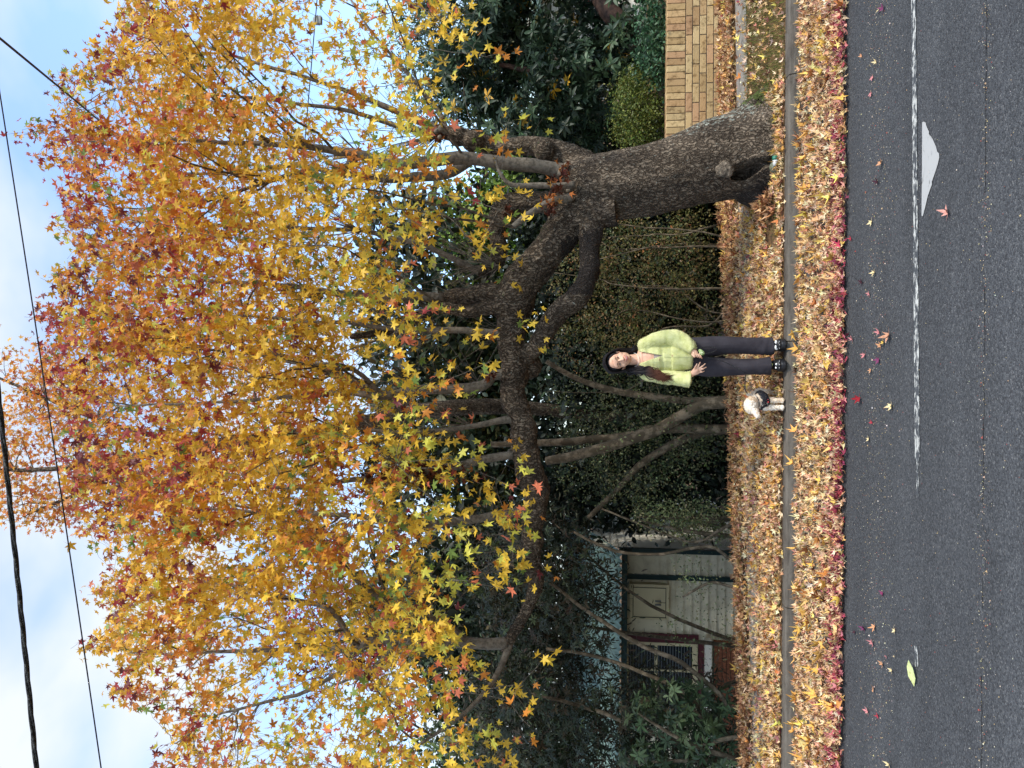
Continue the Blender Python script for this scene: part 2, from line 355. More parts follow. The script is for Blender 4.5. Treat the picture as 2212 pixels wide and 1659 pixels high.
# ------------------------------------------------------------------ fallen leaves (nobody could count them)
PAL_LIT = [(5, srgb(226,188,144)), (3.4, srgb(206,162,118)), (5, srgb(240,214,176)), (1.6, srgb(160,116,84)), (1.6, srgb(238,200,120)), (1.0, srgb(112,78,58)), (.9, srgb(206,142,128))]
PAL_YEL = [(3, srgb(240,198,104)), (3, srgb(226,174,92)), (2, srgb(236,200,136)), (1, srgb(190,124,72))]
PAL_RED = [(3, srgb(172,70,86)), (2.4, srgb(124,54,74)), (2, srgb(216,160,138)), (3, srgb(206,128,130)), (1.6, srgb(230,190,150))]
PAL_BRN = [(3, srgb(168,124,88)), (3, srgb(196,150,106)), (1.5, srgb(116,84,62)), (1.5, srgb(220,182,134))]
def scatter(name, n, fx, pal, size=(.04, .082), lift=.035, tilt=.75):
    pts = []
    while len(pts) < n:
        q = fx()
        if q: pts.append(q)
    pos = np.array([(x, y, gz(x, y) + h) for x, y, h in pts]); pos[:, 2] += RNG.random(n)*lift + .012
    a = RNG.random(n)*2*math.pi; tl = RNG.normal(0, tilt*.5, n)
    tip = np.stack([np.cos(a), np.sin(a), np.sin(tl)], 1); nr = np.stack([RNG.normal(0, tilt, n), RNG.normal(0, tilt, n), np.ones(n)], 1)
    sz = RNG.uniform(size[0], size[1], n)
    curl = RNG.uniform(.05, 1.0, (n, 1)) + RNG.normal(0, .3, (n, 11))
    V, F = simple_star(pos, tip, nr, sz, RNG.normal(.15, .25, n), curl); sq = RNG.uniform(.35, 1.0, (n, 1, 1)); V[:, :, 0] = (V[:, :1, 0]+(V[:, :, 0]-V[:, :1, 0])*RNG.uniform(.75, 1.15, (n, 1))); V[:, :, 1] = V[:, :1, 1]+(V[:, :, 1]-V[:, :1, 1])*sq[:, :, 0]
    V[:, :, 2] = np.maximum(V[:, :, 2], pos[:, None, 2]-.012-RNG.random((n, 1))*lift*.7)
    return V, F, pick(pal, n)
def wavy(x, s, o): return mn.noise(Vector((x*s, o, 0)))
def f_gut():
    x = RNG.uniform(-5.2, 5.2); lo = 5.72+.05*wavy(x, 1.7, 2)+.03*wavy(x, 7, 3); hi = 6.81
    y = RNG.uniform(lo, hi); return (x, y, .035*min(1, (y-lo)/.3)*RNG.random() + .022*max(0, (y-6.55)/.3)*(1+.8*wavy(x, 3, 9))*RNG.random())
def f_gut_red():
    x = RNG.uniform(-5.2, 5.2); y = 5.72+.05*wavy(x, 1.7, 2)+abs(RNG.normal(0, .17))-.05*RNG.random()**2
    return (x, y, .01*RNG.random())
def path_y(x): return float(np.interp(x, *zip(*near))), float(np.interp(x, *zip(*far)))
def grassy(x, y): return x > 2.9+.25*wavy(y, 2, 5) and y < 8.4
def f_verge():
    x = RNG.uniform(-5.6, 6); y = RNG.uniform(6.95, 9.45); a, b = path_y(x)
    if y > hedge_y(x)+.1: return None
    if a < y < b:
        if x > 2.0 and RNG.random() > .10: return None
        k = .38 if x < -1.5 else .75
        if wavy(x*1.0+y*2.5, 1.3, 6) > -.1 and RNG.random() > k: return None
    if grassy(x, y) and RNG.random() > .15: return None
    if y < 7.0 and RNG.random() > .75: return None
    h = 0
    if y > b: h = .05*RNG.random()
    d = math.hypot(x-2.2, y-7.65)
    if d < .42: return None
    if math.hypot(x-1.55, y-7.25) < .22+.1*wavy(x*4, 1, y*4) : return None
    return (x, y, h)
def f_back():
    x = RNG.uniform(-5.6, 6); a, b = path_y(x); y = RNG.uniform(min(b-.02, hedge_y(x)-.1), hedge_y(x)+.12); return (x, y, .05*RNG.random())
def f_pile():
    a = RNG.random()*6.28; r = abs(RNG.normal(0, .12)); x = 1.72+math.cos(a)*r; y = 7.35+math.sin(a)*r*.8; return (x, y, max(0, .16-r)*RNG.random())
sets = [('gutter', scatter('a', 15000, f_gut, PAL_LIT)), ('red', scatter('a', 3200, f_gut_red, PAL_RED, (.045, .08), .035, .6)),
        ('verge', scatter('a', 17500, f_verge, PAL_LIT, (.038, .078), .03)), ('yel', scatter('a', 420, f_gut, PAL_YEL, (.1, .14), .06)), ('redl', scatter('a', 60, f_verge, PAL_RED, (.08, .11), .05)),
        ('yelv', scatter('a', 700, f_verge, PAL_YEL, (.08, .12), .05)),
        ('back', scatter('a', 3600, f_back, PAL_BRN, (.055, .09), .06)), ('pile', scatter('a', 90, f_pile, PAL_BRN, (.08, .12), .05))]
V = np.concatenate([s[1][0] for s in sets]); C = np.concatenate([s[1][2] for s in sets])
tag(fast_mesh('fallen_leaves', V, sets[0][1][1], C, M_litter), 'thick drifts of dry orange and tan leaves along gutter and verge', 'leaf litter', kind='stuff')
# pale grit crumbs on the asphalt
n = 4200
x = RNG.uniform(-3.6, 3.6, n); u_ = RNG.random(n); y = np.where(u_ < .5, RNG.normal(5.15, .16, n), np.where(u_ < .72, RNG.normal(3.80, .035, n), RNG.uniform(3.2, 5.75, n))); r = RNG.uniform(.0012, .004, n)*(1+(RNG.random(n) < .03)*1.2)
T = np.array([(0, 0, 1), (1, 0, 0), (-.5, .87, 0), (-.5, -.87, 0)]); V = np.stack([x, y, np.full(n, .002)], 1)[:, None]+T[None]*r[:, None, None]
V2 = np.array(V); tag(fast_mesh('road_grit', V2, [(0, 1, 2), (0, 2, 3), (0, 3, 1)], pick([(3, srgb(190,170,130)), (2, srgb(215,205,185)), (1, srgb(160,90,80))], n), M_litter), 'pale grit and leaf crumbs strewn over the dark asphalt', 'grit', kind='stuff')
# grass on the right verge, tufts at trunk foot and along the kerb
pts = []
while len(pts) < 15000:
    u = RNG.random()
    if u < .80:
        x, y = RNG.uniform(2.6, 6), RNG.uniform(7.0, 8.45)
        if not grassy(x, y) or wavy(x*2+y*3, 2, 1) < -.35: continue
    elif u < .9: x, y = 2.2+RNG.normal(0, .42), 7.2+abs(RNG.normal(0, .12))-.08
    else:
        x, y = RNG.uniform(-4.5, 2.6), 7.02+abs(RNG.normal(0, .09))
        if wavy(x, 2.3, 8) < .22: continue
    pts.append((x, y, gz(x, y)))
pts = np.array(pts); n = len(pts); h = RNG.uniform(.02, .07, n)*(1+.6*(np.hypot(pts[:, 0]-2.6, pts[:, 1]-7.3) < .25)); a = RNG.random(n)*6.28
lean = np.stack([np.cos(a), np.sin(a), np.zeros(n)], 1)*h[:, None]*RNG.uniform(.1, 1.0, (n, 1)); sd = np.stack([np.sin(a), -np.cos(a), np.zeros(n)], 1)*.0022
tipp = pts+lean; tipp[:, 2] += h; V = np.stack([pts-sd, pts+sd, tipp], 1)
tag(fast_mesh('grass', V, [(0, 1, 2)], pick([(3, srgb(95,105,45)), (2, srgb(130,120,65)), (2, srgb(70,90,35)), (1, srgb(165,145,90))], n), M_grass), 'thin mossy grass on the verge right of the trunk', 'grass', kind='stuff')
# ------------------------------------------------------------------ single leaves on the asphalt
lv = [((965,55),'r6','purple'),((938,62),'r6','cream'),((825,365),'r6','tan'),((920,405),'r6','cream'),((895,505),'r6','pink'),((885,612),'r6','pink'),((955,1060),'r6','tan'),((930,1190),'r6','dark'),((890,1450),'r6','cream'),((755,1560),'r6','red'),((1388,1390),'r6','bigpink'),
 ((825,185),'r7','dark'),((910,120),'r7','cream'),((875,262),'r7','pink'),((765,555),'r7','pink'),((940,512),'r7','pink'),((1005,530),'r7','bigtan'),((950,600),'r7','tan'),((968,575),'r7','yellow'),((845,660),'r7','pink'),((935,690),'r7','purple'),((885,760),'r7','tan'),((810,945),'r7','bigred'),((1020,990),'r7','cream'),((895,1100),'r7','red'),((870,1205),'r7','cream'),
 ((940,550),'r8','magenta'),((890,757),'r8','tan'),((825,770),'r8','purple'),((760,790),'r8','dark'),((1015,780),'r8','cream'),((875,865),'r8','pink'),((965,950),'r8','pink'),((940,1000),'r8','tan'),((1000,1040),'r8','cream'),((1148,1075),'r8','green'),((880,1150),'r8','tan'),((845,1300),'r8','pink'),((910,1330),'r8','red'),((985,1640),'r8','cream')]
OR = {'r6': (0, 1.659), 'r7': (1000, 1.659), 'r8': (2000, 1.62)}
CL = {'purple': (srgb(120,60,95), 'small purple curled leaf lying on the dark asphalt'), 'cream': (srgb(230,210,160), 'small cream leaf scrap lying on the dark asphalt'), 'tan': (srgb(210,155,115), 'small tan curled leaf lying on the dark asphalt'),
      'pink': (srgb(205,135,135), 'small dusty pink leaf lying on the dark asphalt'), 'dark': (srgb(70,40,50), 'small dark brown folded leaf lying on the dark asphalt'), 'red': (srgb(175,60,75), 'small red leaf lying on the dark asphalt'),
      'bigpink': (srgb(222,160,145), 'salmon pink leaf with long stalk near the white triangle marking'), 'bigtan': (srgb(200,150,120), 'largest crumpled tan leaf on asphalt beyond the white line'),
      'yellow': (srgb(225,190,90), 'yellow leaf beside the largest crumpled tan leaf on asphalt'), 'bigred': (srgb(150,35,45), 'standing crimson leaf on asphalt just in front of the dog'), 'magenta': (srgb(150,60,105), 'magenta folded leaf on asphalt in front of the house'),
      'green': (srgb(205,215,150), 'pale green broad leaf lying at the end of the white line')}
def road_leaf(p, kind, i):
    col, lab = CL[kind]; s = {'bigpink': .075, 'bigtan': .085, 'bigred': .075, 'green': .11, 'purple': .06}.get(kind, RNG.uniform(.035, .062))
    n = 1; a = RNG.normal(0, .5)+(0 if RNG.random() < .5 else math.pi)
    if kind == 'green':
        V, F = blade(np.array([[p.x-.06, p.y, .012]]), np.array([[1, .15, .03]]), np.array([[0, -.3, 1]]), np.array([.15]), np.array([.03]), -.15)
    else:
        up_ = 1.0 if kind == 'bigred' else .25
        V, F = star_leaf(np.array([[p.x, p.y, .02+(.03 if kind == 'bigred' else 0)]]), np.array([[math.cos(a), math.sin(a)*.7, up_*.3]]), np.array([[RNG.normal(0, .2), -.9*up_, 1]]), np.array([s]), np.array([RNG.uniform(.3, .8)]), RNG.uniform(.0, .5, (1, 1))+RNG.normal(0, .12, (1, 21)))
        V[:, :, 2] -= V[:, :, 2].min()-.006
    o = fast_mesh('fallen_leaf', V-np.array([p.x, p.y, 0]), F, np.array([col]), M_litter); o.location = (p.x, p.y, 0)
    if lab.endswith('lying on the dark asphalt'):
        z_ = 'in front of the brick wall' if p.x > 2.5 else 'in front of the big trunk' if p.x > 1.2 else 'in front of the woman' if p.x > -.15 else 'in front of the dog' if p.x > -.7 else 'between dog and house' if p.x > -2.0 else 'in front of the house'
        lab = lab.replace('lying on the dark asphalt', 'on asphalt '+z_+(' by the drift' if p.y > 5.33 else ' by the line' if p.y < 5.0 else ''))
    tag(o, lab, 'fallen leaf', 'single leaves scattered on the asphalt')
for i, ((x, y), r, k) in enumerate(lv):
    oy, s_ = OR[r]; road_leaf(G((2900+x/s_)/1.823, (oy+y/s_)/1.823), k, i)
_by = {}
for o in COL.objects:
    if o.name.startswith('fallen_leaf') and o.get('category') == 'fallen leaf': _by.setdefault(o['label'], []).append(o)
for l_, os_ in _by.items():
    if len(os_) == 2:
        os_.sort(key=lambda o: o.location.x)
        if abs(os_[0].location.y-os_[1].location.y) > abs(os_[0].location.x-os_[1].location.x): os_.sort(key=lambda o: o.location.y); w2 = ('nearer', 'farther')
        else: w2 = ('leftmost', 'rightmost')
        for o, t_ in zip(os_, w2): o['label'] = t_+' '+l_
# ------------------------------------------------------------------ brick wall on the right
M_brick = mat('cream_brick', attr=True, rough=.9, spec=.15, noise=(16, (.36, .32, .27), .50, .72), bump=(70, .5, .008))
M_mort = mat('mortar', (.16, .13, .09), .95, .1, noise=(40, (.08, .065, .05), .4, .6))
wall = empty('brick_wall', (5, 9.4, .2)); tag(wall, 'low cream brick wall with upright capping bricks behind the verge', 'wall')
WX0, WX1, WY = 2.45, 9.0, 9.40
bk = MB(); pal = [srgb(196,168,122), srgb(188,158,112), srgb(202,176,130), srgb(182,148,106), srgb(192,160,116), srgb(188,150,112)]
def bc():
    c = random.choice(pal); f = random.uniform(.82, 1.08)*.92; return tuple(q*f for q in c)
def brick(b, x0, x1, z0, z1, y0):
    j = random.uniform(-.002, .002); e = .004
    x0 += random.uniform(-.001, .001); v = []
    for (yy, s) in ((y0+j, e), (y0+j+e, 0)): v += [(x0+s, yy, z0+s), (x1-s, yy, z0+s), (x1-s, yy, z1-s), (x0+s, yy, z1-s)]
    v += [(x0, y0+.09, z0), (x1, y0+.09, z0), (x1, y0+.09, z1), (x0, y0+.09, z1)]
    f = [(0, 1, 2, 3)]
    for o in (0, 4): f += [(o+k, o+4+k, o+4+(k+1) % 4, o+(k+1) % 4) for k in range(4)]
    b.add(v, f, bc())
TOP = .965; z = TOP-.235
for r in range(7):
    x = WX0-(.125 if r % 2 else 0)
    while x < WX1: brick(bk, max(x, WX0), x+.24-.009, z-.086*(r+1)+.01, z-.086*r, WY); x += .24
x = WX0
cp = MB()
while x < WX1:
    brick(cp, x, x+.078, TOP-.225, TOP, WY-.003); cp.box(x, x+.078, WY+.088, WY+.23, TOP-.2, TOP-.001, bc()); x += .086
bk.build('brickwork', M_brick, wall); cp.build('capping', M_brick, wall)
b = MB(); b.box(WX0+.004, WX1, WY+.006, WY+.2, .1, TOP-.008); b.build('mortar', M_mort, wall)
def _dist():
    nn = 0; pts = []
    while len(pts) < 8200:
        u = random.random()
        if u < .46: px, py, Y = random.uniform(1030, 1480), random.uniform(-150, 1160), random.uniform(15, 19)
        elif u < .83: px, py, Y = random.uniform(790, 1080), random.uniform(420, 1420), random.uniform(13.5, 19)
        else: px, py, Y = random.uniform(1000, 1290), random.uniform(1100, 1900), random.uniform(18.5, 21)
        p = P(px, py, Y)
        if px < 1080 and mn.noise(p*.55) < -.16+(900-px)*.0022: continue
        pts.append(p)
    tp = np.array([tuple(p) for p in pts]); n = len(tp)*4; B = np.repeat(tp, 4, 0)+RNG.normal(0, .16, (n, 3)); S = RNG.uniform(.14, .30, n)
    V, F = blade(B, RNG.normal(0, 1, (n, 3)), RNG.normal(0, .7, (n, 3))+np.array([0, -.4, .6]), S, S*.25, .2)
    tag(fast_mesh('distant_trees', V, F, pick([(3, srgb(44,56,38)), (3, srgb(34,44,30)), (2, srgb(66,70,46)), (.7, srgb(110,100,60))], n), M_ever), 'dense dark wood filling the view beyond the gardens', 'woodland', kind='stuff')
# ------------------------------------------------------------------ house on the left
HY = 14.0
def hx(py): return P(1400, py, HY).x
def hz(px): return P(px, 1350, HY).z
M_board = mat('cream_weatherboard', srgb(224,215,186), .6, .3, noise=(5, srgb(190,180,150), .45, .75)); M_gr = mat('dark_green_paint', srgb(18,50,48), .5, .4); M_mar = mat('maroon_paint', srgb(80,22,32), .5, .4)
M_roof = mat('pale_green_roof', srgb(128,152,148), .5, .3, noise=(3, srgb(130,160,150), .4, .7)); M_wh = mat('white_paint', srgb(240,236,220), .5, .3); M_glass = mat('window_glass', (.012, .018, .024), .08, .6)
M_blind = mat('blind_slat', srgb(84,94,100), .5, .3); M_rb = mat('red_brick', srgb(150,95,70), .9, .2, noise=(30, srgb(110,70,50), .4, .6)); M_tan = mat('tan_paint', srgb(206,194,156), .6, .3)
hs = empty('weatherboard_house', (hx(1400), HY, -1.35)); tag(hs, 'cream weatherboard house with dark green trim behind the bushes at left', 'house')
xr, xl = hx(1187), hx(1900); zt, zb = hz(1348), -1.5
bd = MB()
z = zb
while z < zt-.02:                    # lapped boards, front
    z1 = min(z+.15, zt); 
    for (a, c_) in ((hx(1365), hx(1249)), (hx(1239), xr)):
        bd.add([(a, HY-.05, z), (c_, HY-.05, z), (c_, HY-.008, z1), (a, HY-.008, z1), (a, HY+.1, z), (c_, HY+.1, z)], [(0, 1, 2, 3), (0, 4, 5, 1)])
    z = z1
bd.box(xl, hx(1365), HY, HY+.1, zb, zt)
bd.build('front_boards', M_board, hs)
bd = MB(); z = zb; ztp = zt+.45
while z < ztp:
    z1 = z+.15
    bd.add([(xr+.028, HY+.05, z), (xr+.028, HY+7, z), (xr+.008, HY+7, z1), (xr+.008, HY+.05, z1), (xr-.1, HY+.05, z), (xr-.1, HY+7, z)], [(0, 1, 2, 3), (0, 4, 5, 1)]); z = z1
bd.build('side_boards', M_wh, hs)
tr = MB(); tr.box(hx(1250), hx(1240), HY-.07, HY+.02, zb, zt); tr.box(hx(1193), hx(1184), HY-.08, HY+.03, zb, zt+.1); tr.build('corner_post', M_gr, hs)
tr = MB(); tr.box(xl, hx(1180), HY-.45, HY-.40, hz(1352), hz(1340)); tr.box(xl, hx(1180), HY-.40, HY+.0, hz(1346), hz(1345)); tr.build('gutter', M_gr, hs)
rf = MB(); nx_ = 420; x = np.linspace(xl, hx(1178), nx_); zz = .022*np.sin(x*2*math.pi/.10*.76)
e0 = hz(1340)+.02; v = [(a, HY-.5, e0+b) for a, b in zip(x, zz)]+[(a, HY+3.2, e0+1.15+b) for a, b in zip(x, zz)]
rf.add(v, [(i, i+1, nx_+i+1, nx_+i) for i in range(nx_-1)]); rf.build('roof', M_roof, hs, True)
cb = MB(); cb.box(hx(1330), hx(1256), HY-.22, HY-.03, hz(1442), hz(1358)); cbo = cb.build('meter_cupboard', M_tan, hs)
d = MB(); x0, x1, z0, z1 = hx(1326), hx(1262), hz(1436), hz(1365)
for q in ((x0, x1, z0, z0+.012), (x0, x1, z1-.012, z1), (x0, x0+.012, z0, z1), (x1-.012, x1, z0, z1), ((x0+x1)/2, (x0+x1)/2+.008, z0, z0+.12)): d.box(q[0], q[1], HY-.226, HY-.219, q[2], q[3])
d.build('door_gap', mat('gap', (.03, .03, .025), .9), cbo)
d = MB()
for y in (1290, 1298): d.box(hx(y)-.012, hx(y)+.012, HY-.245, HY-.221, hz(1425), hz(1412))
d.build('handle', mat('handle_metal', (.2, .2, .2), .4, .5, metallic=.8), cbo)
wn = MB(); wn.box(hx(1384), hx(1366), HY-.07, HY+.02, hz(1508), hz(1352)); wn.box(xl+.6, hx(1384), HY-.07, HY-.01, hz(1520), hz(1508)); wn.build('window_surround', M_mar, hs)
w2 = MB(); wx0, wx1, wz0, wz1 = hx(1560), hx(1385), hz(1506), hz(1354)
for q in ((wx1-.05, wx1, wz0, wz1), (wx0, wx1-.052, wz0, wz0+.09), (wx0, wx1-.052, wz1-.03, wz1), (wx0, wx1-.052, hz(1420), hz(1414)), (hx(1446), hx(1443), wz0+.09, hz(1420)), (hx(1446), hx(1443), hz(1414), wz1-.03)): w2.box(q[0], q[1], HY-.06, HY-.012, q[2], q[3])
wo = w2.build('window_frame', M_tan, hs)
g = MB(); g.box(wx0, wx1, HY-.010, HY-.004, wz0, wz1); g.build('window_glass', M_glass, wo)
g = MB(); z = wz0+.12
while z < wz1-.04: g.box(wx0+.02, wx1-.06, HY-.022, HY-.013, z, z+.016); z += .052
g.build('blind', M_blind, wo)
s = MB(); s.box(hx(1600), hx(1372), HY-.16, HY-.02, hz(1535), hz(1521)); s.build('sill', M_wh, hs)
s = MB(); z = zb
while z < hz(1541): s.box(hx(1620), hx(1375), HY-.12-random.random()*.004, HY-.03, z, min(z+.062, hz(1540))); z += .074
s.build('brick_base', M_rb, hs)
s = MB(); s.box(hx(1620)+.01, hx(1375)-.01, HY-.10, HY-.032, zb, hz(1540)-.003); s.build('base_mortar', M_mort, hs)
# pale building far right
gb = empty('white_shed', (8.9, 16, .5)); tag(gb, 'white boarded building glimpsed behind the dark bent trunk at right', 'building')
s = MB(); z = .3
while z < 3.0: s.add([(7.25, 15.97, z), (13, 15.97, z), (13, 15.99, z+.3), (7.25, 15.99, z+.3), (7.25, 19, z), (7.25, 19, z+.3)], [(0, 1, 2, 3), (0, 3, 5, 4)]); z += .3
s.build('wall', M_wh, gb)
s = MB(); s.add([(7.0, 15.6, 2.98), (13.2, 15.6, 2.98), (13.2, 18, 3.9), (7.0, 18, 3.9), (7.0, 15.6, 3.06), (13.2, 15.6, 3.06), (13.2, 18, 3.98), (7.0, 18, 3.98)], [(0, 3, 2, 1), (4, 5, 6, 7), (0, 1, 5, 4), (1, 2, 6, 5), (2, 3, 7, 6), (3, 0, 4, 7)]); s.build('roof', M_roof, gb)
s = MB(); s.box(8.1, 8.3, 15.94, 15.965, 1.9, 2.1); s.build('window', mat('brown_window', srgb(120,60,45), .5), gb)
# ------------------------------------------------------------------ shrubs and background trees
def smoothpath(pts, k=4):
    """Catmull-Rom through (pos, radius)"""
    out_ = []; n = len(pts)
    for i in range(n-1):
        p0 = pts[max(0, i-1)]; p1 = pts[i]; p2 = pts[i+1]; p3 = pts[min(n-1, i+2)]
        for j in range(k):
            t = j/k; a = 2*p1[0]; b = p2[0]-p0[0]; c = 2*p0[0]-5*p1[0]+4*p2[0]-p3[0]; d = 3*p1[0]-p0[0]-3*p2[0]+p3[0]
            out_.append(((a+b*t+c*t*t+d*t**3)*.5, p1[1]*(1-t)+p2[1]*t))
    out_.append(pts[-1]); return out_
def pxpath(lst, Y):
    """[(px,py,half width px[,Y])] -> (pos, radius m)"""
    r = []
    for q in lst:
        y = q[3] if len(q) > 3 else Y; p = P(q[0], q[1], y); d = (p-Vector((0, 0, CAMZ))).dot(FWD); r.append((p, q[2]*d/FPX))
    return r
_dist()
GREENS = [(3, srgb(42,62,34)), (3, srgb(30,48,30)), (2, srgb(62,84,42)), (1, srgb(86,100,56))]
def inside(boxes, clump, seed, thr=-.12):
    while True:
        b = random.choices(boxes, [q[6] for q in boxes])[0]
        u, v, w_ = random.uniform(-1, 1), random.uniform(-1, 1), random.uniform(-1, 1)
        if (abs(u)**3+abs(v)**3+abs(w_)**2) > 1.0: continue
        p = P(b[0]+(b[1]-b[0])*(u+1)/2, b[2]+(b[3]-b[2])*(v+1)/2, b[4]+(b[5]-b[4])*(w_+1)/2)
        if mn.noise(p*clump+Vector((seed, 0, 0))) < thr: continue
        if p.z < gz(p.x, p.y): continue
        return p
def bush(name, label, cat, boxes, kind, n, size, pal, stems=(), twigs=120, clump=1.6, base=None, group=None, twig_r=.004, M_t=None):
    """boxes: (px0,px1,py0,py1,Y0,Y1,weight)"""
    seed = random.random()*50
    tips = [inside(boxes, clump, seed, .02 if kind == 'small' else -.12) for _ in range(n)]
    base = base or Vector((sum(t.x for t in tips)/n, sum(t.y for t in tips)/n, 0)); base.z = gz(base.x, base.y)-.05
    root = empty(name, base); tag(root, label, cat, group)
    nodes = []; sb = MB()
    for st in stems:
        pp = pxpath(st, None); q0 = pp[0]; g0 = gz(q0[0].x, q0[0].y)
        if q0[0].z > g0: pp = [(Vector((q0[0].x, q0[0].y, g0-.08)), q0[1]*1.15)]+pp
        sp = smoothpath(pp); sb.tube([q[0]+Vector((mn.noise(q[0]*3), mn.noise(q[0]*3+Vector((9, 0, 0))), 0))*.02 for q in sp], [q[1] for q in sp], 8); nodes += [(q[0], q[1]) for q in sp]
    if not nodes:
        for k in range(5):
            t = random.choice(tips); a = base+Vector((random.uniform(-.3, .3), random.uniform(-.2, .2), 0)); m_ = (a+t)/2; m_.x = a.x*.6+t.x*.4; m_.z = a.z*.4+t.z*.6
            sp = smoothpath([(a, .04), (m_, .028), (t, .01)], 5); sb.tube([q[0] for q in sp], [q[1] for q in sp], 7); nodes += sp
    order = sorted(random.sample(tips, min(n, twigs)), key=lambda t: min((t-q[0]).length for q in nodes[::3]))
    tw = MB()
    for t in order:
        best = min(nodes, key=lambda q: (q[0]-t).length+max(0, q[0].z-t.z)*1.2)
        a = best[0]; dd = (t-a).length
        if dd < .02: continue
        r0 = min(best[1]*.7, twig_r+.004*dd); m_ = a.lerp(t, .5)+Vector((random.uniform(-.12, .12), random.uniform(-.12, .12), random.uniform(-.02, .14)))*dd
        sp = [(a, r0), (a.lerp(m_, .55)+Vector((random.gauss(0, .03), random.gauss(0, .03), random.gauss(0, .03)))*dd, r0*.85), (m_, r0*.7), (m_.lerp(t, .5)+Vector((random.gauss(0, .05), random.gauss(0, .05), random.gauss(0, .05)))*dd, r0*.55), (t, r0*.35)]
        tw.tube([q[0] for q in sp], [q[1] for q in sp], 3, cap=False); nodes += sp[1:]
    if sb.v: sb.build('trunk', M_t or M_twig2, root, True)
    tw.build('branches', M_twig2, root)
    tp = np.array([tuple(t) for t in tips])
    if kind == 'whorl':
        k = 8; ax = unit(RNG.normal(0, .55, (n, 3))+np.array([0, -.35, .8])); rf_ = unit(np.cross(ax, RNG.normal(0, 1, (n, 3)))); r2 = np.cross(ax, rf_)
        B, D, NN, S = [], [], [], []
        for j in range(k):
            a = 2*math.pi*j/k+RNG.normal(0, .2, n); rd_ = rf_*np.cos(a)[:, None]+r2*np.sin(a)[:, None]
            D.append(rd_+ax*RNG.uniform(-.35, .6, (n, 1))); NN.append(ax); B.append(tp+rd_*.004); S.append(size*RNG.uniform(.65, 1.15, n))
        B, D, NN, S = map(np.concatenate, (B, D, NN, S)); col = np.tile(pick(pal, n, .12), (k, 1))*RNG.uniform(.75, 1.25, (n*k, 1))
        V, F = blade(B, D, NN, S, S*.15, .3)
    else:
        k = 9 if kind == 'small' else 7; sp_ = size*(2.0 if kind == 'small' else 1.6)
        B = np.repeat(tp, k, 0)+RNG.normal(0, sp_, (n*k, 3)); D = RNG.normal(0, 1, (n*k, 3)); NN = RNG.normal(0, .7, (n*k, 3))+np.array([0, -.3, .7]); S = size*RNG.uniform(.6, 1.2, n*k)
        col = np.repeat(pick(pal, n, .2), k, 0)*RNG.uniform(.8, 1.2, (n*k, 1)); V, F = blade(B, D, NN, S, S*(.26 if kind != 'narrow' else .10), .2)
    fast_mesh('foliage', V, F, np.clip(col, .002, 1), M_ever, root)
    return root
bush('rhododendron_bush', 'large rhododendron with long dark leaves behind the brick wall', 'shrub', [(1000, 1390, -120, 330, 10.2, 12.0, 3), (890, 1150, -100, 260, 11, 12.5, 1.3)], 'whorl', 2100, .15, [(5, srgb(44,62,42)), (4, srgb(34,52,36)), (2, srgb(78,100,70)), (.25, srgb(190,150,50))],
     stems=[[(1425, 85, 24, 11), (1370, 70, 24, 11), (1320, 30, 22, 11), (1290, -20, 20, 11), (1250, -90, 15, 11)], [(1430, 150, 12, 11.2), (1330, 170, 11, 11.3), (1200, 160, 8, 11.3), (1080, 140, 5, 11.4)]], twigs=260, clump=1.1, M_t=M_shell)
bush('low_green_shrub', 'grey green leafy shrub spilling along the top of the brick wall', 'shrub', [(1385, 1446, -100, 190, 9.55, 10.1, 1)], 'broad', 620, .055, [(3, srgb(60,92,62)), (2, srgb(45,75,48)), (1, srgb(90,120,85))], twigs=120, clump=.8)
bush('golden_green_shrub', 'fine leaved olive green shrub between trunk and brick wall end', 'shrub', [(1330, 1446, 150, 330, 9.7, 10.4, 1)], 'small', 1100, .035, [(3, srgb(92,100,40)), (2, srgb(72,88,36)), (1, srgb(125,130,60))], twigs=150, clump=.9)
bush('evergreen_tree', 'light green willowy tree rising behind the rhododendron at right', 'tree', [(860, 1080, -120, 290, 13, 15, 3), (1080, 1330, 230, 440, 12.5, 14, 1.5)], 'narrow', 1900, .14, [(3, srgb(88,105,60)), (2, srgb(120,130,75)), (2, srgb(60,80,48))], twigs=200, clump=1.3, base=Vector((6.2, 14, 0)))
bush('green_tree', 'bright yellow green tree seen through the fork of the trunk', 'tree', [(1080, 1250, 330, 480, 13.5, 15, 1.5), (960, 1130, 380, 640, 14, 16, 2)], 'broad', 900, .11, [(3, srgb(120,150,55)), (2, srgb(90,120,50)), (1, srgb(150,170,80))], twigs=120, clump=1.1, base=Vector((2.8, 14.6, 0)))
TANG = [(4, srgb(92,92,50)), (3, srgb(116,106,62)), (1.5, srgb(118,94,62)), (2, srgb(60,74,42)), (.3, srgb(170,120,74))]
TST = []
for k in range(9):
    y0 = random.uniform(450, 760); Y0 = random.uniform(9.6, 10.2); dy = random.uniform(-130, 130); hw = random.uniform(1.6, 3.2); q = [(1585, y0, hw, Y0)]
    for f in (.25, .5, .75, 1.0): q.append((1585-f*random.uniform(220, 420), y0+dy*f+random.gauss(0, 14), hw*(1-.7*f), Y0-.1*f+random.gauss(0, .05)))
    TST.append(sorted(q, key=lambda t: -t[0]))
bush('tangled_shrub', 'tangled brown and olive twiggy shrub between trunk and woman', 'shrub', [(1190, 1575, 440, 700, 9.7, 11, 3), (1190, 1560, 640, 800, 9.9, 11.2, 1.5)], 'small', 1900, .042, TANG, twigs=1000, clump=2.6, twig_r=.006, stems=TST)
